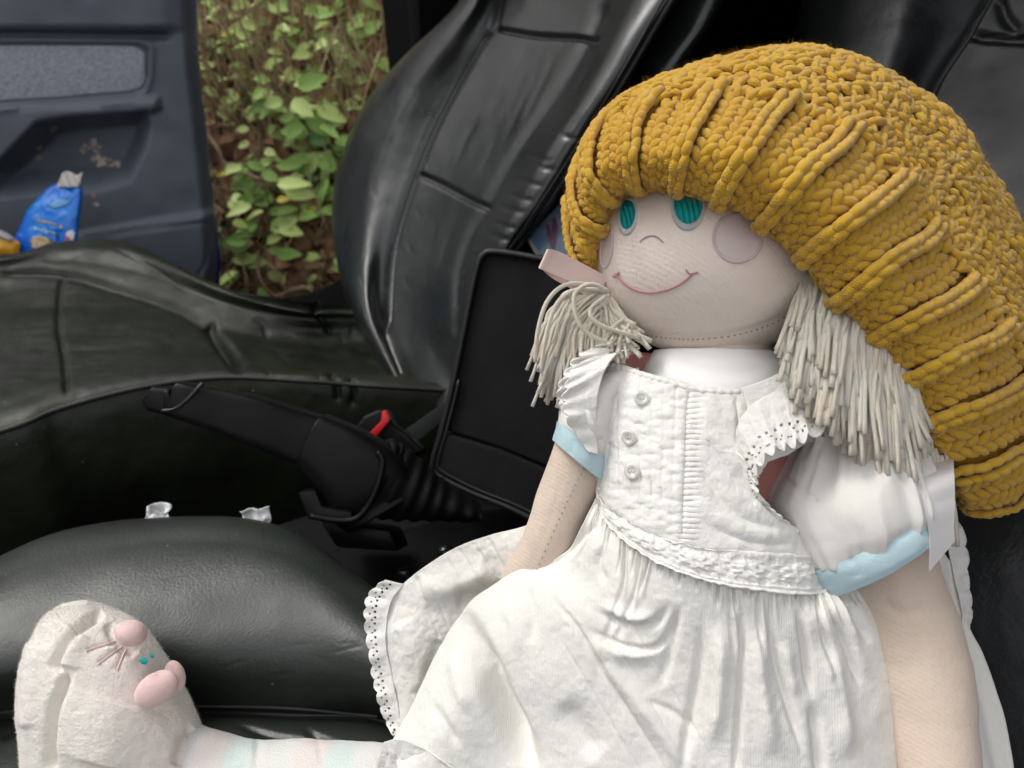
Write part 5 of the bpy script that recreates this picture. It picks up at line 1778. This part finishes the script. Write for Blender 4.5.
mkt('yarn_hair', joinVF(parts), M['yarn'], doll, kind='stuff')

# ribbons
def ribbon(name, edgeA, edgeB, mt, thick=.0005, n=60, m=8, parent=doll):
    a, b = cr1(np.array(edgeA, float), n), cr1(np.array(edgeB, float), n)
    G = np.array([[P(*(a[j] * (1 - t) + b[j] * t)) for j in range(n)] for t in np.linspace(0, 1, m)])
    V, F = sheet(G, thick)
    return mk(name, V, F, mt, parent, smooth=True, sharp=60)
rb = ribbon('ribbon', [(606, 276, .402), (580, 262, .396), (560, 252, .390), (548, 249, .386), (546, 252, .392)], [(603, 293, .402), (572, 282, .394), (548, 272, .388), (539, 268, .386), (540, 266, .392)], M['ribbon_pink'])
ribbon('ribbon_back', [(600, 290, .404), (575, 280, .400), (550, 270, .396), (541, 266, .392)], [(603, 297, .404), (580, 292, .400), (558, 281, .396), (545, 272, .393)], M['ribbon_pink'], parent=rb)
ribbon('ribbon', [(930, 445, .405), (924, 480, .356), (926, 510, .346), (930, 540, .345), (930, 571, .345)], [(952, 440, .405), (954, 470, .360), (955, 500, .352), (954, 528, .350), (955, 541, .350)], M['ribbon_white'])

# legs: one stretched out in a striped stocking, wearing an animal face slipper
m_stock = bpy.data.materials.new('pastel_striped_stocking')
m_stock.use_nodes = True
N_, L_ = nodes(m_stock)
b_ = N_['Principled BSDF']; b_.inputs['Roughness'].default_value = .95; b_.inputs['Sheen Weight'].default_value = .4
tc = N_.new('ShaderNodeTexCoord'); sp = N_.new('ShaderNodeSeparateXYZ'); L_.new(tc.outputs['Object'], sp.inputs[0])
ma = N_.new('ShaderNodeMath'); ma.operation = 'MULTIPLY'; ma.inputs[1].default_value = 16; L_.new(sp.outputs[0], ma.inputs[0])
fr = N_.new('ShaderNodeMath'); fr.operation = 'FRACT'; L_.new(ma.outputs[0], fr.inputs[0])
rp = N_.new('ShaderNodeValToRGB'); L_.new(fr.outputs[0], rp.inputs[0])
rp.color_ramp.elements[0].color = (.68, .61, .58, 1); rp.color_ramp.elements[1].color = (.68, .61, .58, 1)
for p_c in ((.2, (.68, .61, .58, 1)), (.3, (.58, .65, .62, 1)), (.48, (.58, .65, .62, 1)), (.56, (.66, .65, .62, 1)), (.90, (.66, .65, .62, 1))):
    e_ = rp.color_ramp.elements.new(p_c[0]); e_.color = p_c[1]
L_.new(rp.outputs[0], b_.inputs['Base Color'])
bn = N_.new('ShaderNodeBump'); nz = N_.new('ShaderNodeTexNoise'); nz.inputs['Scale'].default_value = 900; L_.new(tc.outputs['Object'], nz.inputs['Vector'])
L_.new(nz.outputs[0], bn.inputs['Height']); bn.inputs['Distance'].default_value = .001; bn.inputs['Strength'].default_value = .7; L_.new(bn.outputs[0], b_.inputs['Normal'])
softloft('leg', [(186, 722, 186, 840, .452, .020), (205, 731, 205, 846, .448, .024), (240, 742, 240, 850, .442, .026), (262, 745, 262, 852, .438, .026), (300, 741, 300, 856, .432, .026), (345, 746, 345, 858, .426, .026), (400, 748, 400, 860, .420, .027), (520, 760, 520, 870, .412, .028)], m_stock, doll, 120, 60, .0010, 40,
         [([(258, 740), (256, 770)], 4, .0022), ([(318, 738), (322, 770)], 3, .001)])
slip = sub('slipper', doll, PZ(110, 760, -.43))
rowsP = [(62, 604, 86, 603, .452, .006), (46, 616, 108, 614, .450, .018), (38, 636, 132, 628, .449, .026), (30, 662, 152, 652, .448, .032), (25, 695, 172, 684, .447, .036), (26, 725, 186, 708, .446, .037), (28, 755, 200, 740, .446, .037), (30, 790, 212, 790, .447, .036), (40, 830, 205, 830, .449, .03), (90, 855, 160, 855, .45, .01)]
groove = [(104, 612), (84, 624), (66, 642), (54, 664), (52, 672)]
groove2 = [(66, 672), (60, 690), (52, 712), (49, 740), (50, 775)]
def slx(px, G):
    h = -.0004 * np.abs(vnoise(G, 480)) + .0003 * fbm(G, 160, 2)
    return h
o, sb, Gsl = softloft('upper', rowsP, M['plush'], slip, 260, 300, .0007, 24,
    [(groove, 5, .0065), (groove2, 5, .0075), ([(54, 668), (66, 676)], 4, .003), ([(80, 630), (68, 650), (64, 668)], 12, -.003), ([(36, 640), (28, 680), (26, 730)], 9, -.003),
     ([(108, 622), (116, 640), (136, 656)], 5, .003), ([(196, 728), (186, 740), (178, 768)], 7, .004), ([(120, 700), (110, 730), (100, 768)], 30, -.003),
     ([(86, 651), (100, 646), (114, 642)], 3, .0012), ([(98, 664), (110, 655), (122, 647)], 3, .0012), ([(117, 671), (121, 661), (125, 650)], 3, .0012)], extra=slx)
def fuzz(name, G, N, count, L0, L1, rad, mt, parent, seed=1):
    """short pile hairs standing on a lofted surface"""
    r = np.random.RandomState(seed)
    a = r.randint(0, G.shape[0] - 1, count * 2); b = r.randint(0, G.shape[1], count * 2)
    f = r.rand(count * 2)[:, None]
    p = G[a, b] * f + G[a + 1, (b + 1) % G.shape[1]] * (1 - f)
    n = N[a, b]
    vis = np.sum(n * (CAM - p), -1) > -.15
    p, n = p[vis][:count], n[vis][:count]
    k = len(p)
    t = unit(r.normal(size=(k, 3)))
    L = r.uniform(L0, L1, k)[:, None]
    sd_ = unit(np.cross(n, t)) * rad
    m = p + (n + t * .5) * L * .5
    e_ = p + (n * .8 + t * 1.1) * L
    V = np.stack([p - sd_, p + sd_, m + sd_ * .7, m - sd_ * .7, e_], 1).reshape(-1, 3)
    o_ = (np.arange(k) * 5)[:, None]
    F = np.concatenate([o_ + [0, 1, 2], o_ + [0, 2, 3], o_ + [3, 2, 4]])
    return mk(name, V, F, mt, parent, smooth=True, kind='stuff')
fuzz('pile', Gsl, outw(Gsl), 30000, .0004, .0011, .00007, M['plush'], slip, 4)
wh = [[(86, 651), (100, 646), (115, 642)], [(98, 664), (110, 655), (123, 646)], [(117, 671), (121, 660), (126, 649)]]
for w_ in wh:
    mkt('whisker', tube(np.array([hit(sb, a, b, .0003)[0] for a, b in cr1(np.array(w_, float), 16)]), .0006, 6), mat('pink_whisker_thread', (.74, .55, .51), .9, .1), slip)
def ball(name, px, py, rpx, d, mt, parent, sx=1, sy=1, sz=1, rot=0, n=28, m=18):
    c = P(px, py, d)
    R = rpx * d / FOC
    X = RT * math.cos(rot) - UP * math.sin(rot); Y = RT * math.sin(rot) + UP * math.cos(rot)
    G = []
    for i in range(m):
        a = -math.pi / 2 + math.pi * i / (m - 1)
        a = max(-1.56, min(1.56, a))
        t = np.linspace(0, 2 * np.pi, n, endpoint=False)
        G.append(c + R * (sx * math.cos(a) * np.cos(t)[:, None] * X + sz * math.cos(a) * np.sin(t)[:, None] * FW + sy * math.sin(a) * Y))
    G = np.array(G)
    G = G + unit(G - c) * (.0002 * vnoise(G, 500))[..., None]
    return mkt(name, loftVF(G), mt, parent)
ball('nose', 131, 633, 15.5, .430, M['plush_pink'], slip, 1, .80, .9, .35)
ball('ear', 156, 689, 24, .422, M['plush_pink'], slip, 1, .66, .40, -.62)
ball('ear', 175, 676, 16, .436, M['plush_pink'], slip, .62, 1, .45, -.25)
ball('eye', 144, 661, 4.2, .4175, M['teal'], slip, 1, .8, .5, .5)
ball('eye', 152, 656, 2.8, .4225, M['teal'], slip, .9, .7, .5, .6)
# ------------------------------------------------------------------ knitted hat
hat = thing('knit_hat', 'chunky mustard yellow knitted hat pulled low over the doll head', 'hat', P(780, 390, .46))
# columns round the opening: for each, points from the rim over the ribbed band and the crown to the top
hat_cols = [
    [(590, 275, .418), (588, 279, .412), (580, 258, .408), (575, 214, .424), (588, 190, .455), (660, 180, .490)],
    [(603, 228, .400), (598, 226, .390), (583, 215, .390), (577, 175, .408), (602, 130, .432), (680, 112, .470)],
    [(618, 196, .388), (612, 195, .374), (598, 168, .368), (608, 126, .382), (650, 87, .408), (725, 72, .450)],
    [(654, 186, .372), (650, 184, .359), (650, 150, .348), (668, 107, .362), (715, 61, .390), (785, 55, .440)],
    [(702, 192, .360), (700, 190, .348), (718, 148, .334), (747, 104, .349), (790, 52, .385), (835, 62, .440)],
    [(754, 212, .358), (755, 209, .345), (785, 170, .330), (825, 128, .346), (872, 72, .385), (892, 85, .440)],
    [(802, 252, .358), (805, 249, .345), (845, 215, .330), (889, 182, .347), (931, 122, .388), (945, 115, .440)],
    [(842, 304, .362), (845, 302, .348), (885, 268, .334), (930, 238, .352), (975, 180, .392), (985, 165, .440)],
    [(880, 350, .368), (885, 348, .355), (928, 325, .341), (973, 302, .358), (1009, 246, .400), (1010, 220, .450)],
    [(915, 398, .374), (920, 396, .362), (962, 376, .350), (1008, 352, .368), (1034, 316, .412), (1020, 290, .460)],
    [(940, 450, .388), (946, 449, .374), (988, 438, .366), (1028, 415, .385), (1058, 390, .426), (1030, 350, .470)],
    [(965, 498, .412), (972, 508, .402), (1008, 500, .398), (1032, 478, .412), (1048, 455, .442), (1020, 400, .480)],
    [(950, 478, .458), (958, 484, .460), (980, 490, .470), (1000, 475, .480), (1000, 440, .490), (985, 350, .510)],
    [(890, 385, .500), (890, 390, .505), (905, 385, .518), (920, 360, .525), (930, 330, .530), (940, 260, .540)],
    [(800, 305, .505), (800, 310, .512), (805, 300, .530), (830, 260, .540), (850, 220, .545), (880, 190, .545)],
    [(705, 275, .495), (700, 280, .502), (698, 260, .520), (720, 225, .535), (770, 185, .540), (835, 160, .545)],
    [(625, 282, .455), (618, 285, .458), (600, 268, .470), (610, 225, .490), (665, 190, .515), (760, 165, .530)],
]
top_c = P(880, 150, .515)
ctl = []
for c in hat_cols:
    q = [P(*a) for a in c]
    q.append(q[-1] * .45 + top_c * .55)
    q.append(q[-1] * .02 + top_c * .98)
    ctl.append(q)
ctl = np.array(ctl)                       # (17, 8, 3)
TH = np.linspace(0, 2 * np.pi, 432, endpoint=False)
big = cr1(ctl, 432, True)                 # around
big = np.swapaxes(cr1(np.swapaxes(big, 0, 1), 400), 0, 1)     # along
# even spacing along every column, but keep the end of the ribbed band at one fraction
S_BAND = .34
k_band = int(400 * 3 / 7)
HG = np.zeros((181, 432, 3))
Sg = np.linspace(0, 1, 181)
for j in range(432):
    c = big[j]
    L = np.concatenate([[0], np.cumsum(np.linalg.norm(np.diff(c, axis=0), axis=1))])
    l0 = L[k_band]
    tgt = np.where(Sg < S_BAND, Sg / S_BAND * l0, l0 + (Sg - S_BAND) / (1 - S_BAND) * (L[-1] - l0))
    for a in range(3):
        HG[:, j, a] = np.interp(tgt, L, c[:, a])
HNn = outw(HG)
for _ in range(4):
    HNn = unit(HNn + np.roll(HNn, 1, 1) + np.roll(HNn, -1, 1))
lump = .0028 * fbm(HG, 18, 2)
HG = HG + HNn * lump[..., None]
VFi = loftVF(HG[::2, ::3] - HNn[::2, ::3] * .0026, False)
mkt('lining', VFi, M['hat_in'], hat)  # dark underlayer, its colour stands in for shade in the gaps

def hat_frame(th, s):
    """bilinear lookup on the hat grid: point, around, along, out"""
    a = (th / (2 * np.pi) * len(TH)) % len(TH)
    b = np.clip(s, 0, .9999) * (len(Sg) - 1)
    i0, j0 = np.floor(b).astype(int), np.floor(a).astype(int) % len(TH)
    fi, fj = (b - np.floor(b))[..., None], (a - np.floor(a))[..., None]
    i1, j1 = np.minimum(i0 + 1, len(Sg) - 1), (j0 + 1) % len(TH)
    def lk(Q):
        return (Q[i0, j0] * (1 - fi) * (1 - fj) + Q[i1, j0] * fi * (1 - fj) + Q[i0, j1] * (1 - fi) * fj + Q[i1, j1] * fi * fj)
    p = lk(HG)
    n = unit(lk(HNn))
    return p, n

# one stitch = two fat leaning lobes of yarn; lobes are ellipsoids bent over the surface
def lobe_template(n=8, m=5):
    V = []
    th = np.linspace(0, 2 * np.pi, n, endpoint=False)
    for i in range(m):
        a = -math.pi / 2 + math.pi * (i + .5) / m
        V.append(np.stack([np.full(n, math.sin(a) * 1.0), math.cos(a) ** .7 * np.cos(th), math.cos(a) ** .7 * np.sin(th)], -1))
    V = np.concatenate(V)
    F = gridF(m, n, True)
    V = np.concatenate([V, [[-1.03, 0, 0], [1.03, 0, 0]]])
    j = np.arange(n)
    T = np.concatenate([np.stack([F[:, 0], F[:, 1], F[:, 2]], -1), np.stack([F[:, 0], F[:, 2], F[:, 3]], -1),
                        np.stack([(j + 1) % n, j, 0 * j + n * m], -1), np.stack([(m - 1) * n + j, (m - 1) * n + (j + 1) % n, 0 * j + n * m + 1], -1)])
    return V, T
LV, LF = lobe_template()
def build_lobes(cs, ds, ns, half, rad, arch, name, parent):
    """cs centres, ds direction, ns out, half lengths, radii, arch: how far the ends dip in"""
    b = np.cross(ns, ds)
    k = len(cs)
    x, y, z = LV[:, 0], LV[:, 1], LV[:, 2]
    V = (cs[:, None] + ds[:, None] * (half[:, None] * x[None])[..., None] + b[:, None] * (rad[:, None] * y[None])[..., None]
         + ns[:, None] * (rad[:, None] * z[None] - arch[:, None] * (x ** 2)[None])[..., None])
    F = (LF[None] + (np.arange(k) * len(LV))[:, None, None]).reshape(-1, 3)
    return mk(name, V.reshape(-1, 3), F, M['hat'], parent, kind='stuff')

rr = np.random.RandomState(17)
NRIB = 20
NCOL = 3 * NRIB
cw = 2 * np.pi / NCOL
ribs, crown = [], []
def lay(lst, th, s, dth, dsx, size, rad, arch, lift=0, jit=.08):
    """lay lobes from (th, s) towards (th + dth, s + dsx); size = length against that step"""
    k = len(th)
    p, n = hat_frame(th, s)
    p2, _ = hat_frame(th + dth, np.clip(s + dsx, 0, .9995))
    v = p2 - p
    ln = np.clip(np.linalg.norm(v, axis=-1), .003, .0095)
    d = unit(v - n * np.sum(v * n, -1, keepdims=True))
    d = unit(d + rr.normal(0, jit, (k, 3)))
    d = unit(d - n * np.sum(d * n, -1, keepdims=True))
    p = p + n * (lift + rr.normal(0, .0004, (k, 1)))
    lst.append((p, d, n, size * ln * rr.uniform(.9, 1.12, k), rad * np.clip(ln / .0065, .8, 1.15) * rr.uniform(.9, 1.1, k), np.full(k, arch)))
cols = np.arange(NCOL)
NR = 12
rowf = S_BAND / NR
for rj in range(0, NR + 1):
    for kcol in range(3):
        c = cols[cols % 3 == kcol]
        th = (c + .5) * cw + .05 * cw * np.sin(rj * .9 + c)
        s = np.full(len(c), (rj + .4) * rowf)
        if kcol == 0:
            for sg in (-1, 1):
                lay(ribs, th + sg * cw * .23, s + (.35 * rowf if sg > 0 else 0), np.full(len(c), sg * cw * .04), rowf * 1.15, .72, .0025, .0010, .0026, .04)
        else:
            for sg in (-1, 1):
                lay(ribs, th + sg * cw * .25, s + (.42 * rowf if sg > 0 else 0), np.full(len(c), sg * cw * .42), rowf * 1.05, .62, .0023, .0012, -.0013, .08)
# rolled rim: stitches lying along the edge
for rj, (s0, sg, lf) in enumerate(((.002, 1, .0), (.022, -1, .0006))):
    th = (np.arange(NCOL) + .5 * rj) * cw
    lay(ribs, th, np.full(len(th), s0), np.full(len(th), cw), .010 * sg, .62, .0022, .001, lf)
def pack(lst):
    out = [np.concatenate([np.atleast_1d(x[i]) for x in lst]) for i in range(6)]
    return out
build_lobes(*pack(ribs), 'ribbed_brim', hat)
# crown in coarse seed stitch; fewer stitches as it closes
s = S_BAND + .02
j = 0
while s < .985:
    pA, _ = hat_frame(np.linspace(0, 2 * np.pi, 90, endpoint=False), np.full(90, s))
    per_ = np.linalg.norm(np.roll(pA, -1, 0) - pA, axis=1).sum()
    nC = max(6, int(per_ / .0088))
    th = (np.arange(nC) + .5 * (j % 2)) * 2 * np.pi / nC + rr.normal(0, .10, nC) * 2 * np.pi / nC
    w = 2 * np.pi / nC
    rw = .021
    ss = np.full(nC, s) + rr.normal(0, .10, nC) * rw
    a = ((np.arange(nC) + j // 2) % 2 == 0) ^ (rr.rand(nC) < .22)
    b = ~a
    lay(crown, th[a], ss[a], np.full(a.sum(), w), (rr.normal(0, .35, a.sum()) * rw), .62, .0020, .0012, .0013)
    lay(crown, th[b] + .20 * w, ss[b], .50 * w * np.ones(b.sum()), rw, .66, .0019, .0010, .0006)
    lay(crown, th[b] - .22 * w, ss[b], -.50 * w * np.ones(b.sum()), rw, .66, .0019, .0010, .0004)
    s += rw * .80
    j += 1
build_lobes(*pack(crown), 'crown_knit', hat)
# stray fibres
fuzz('wool_fuzz', HG + HNn * .0018, HNn, 26000, .0010, .0030, .000045, M['hat'], hat, 9)
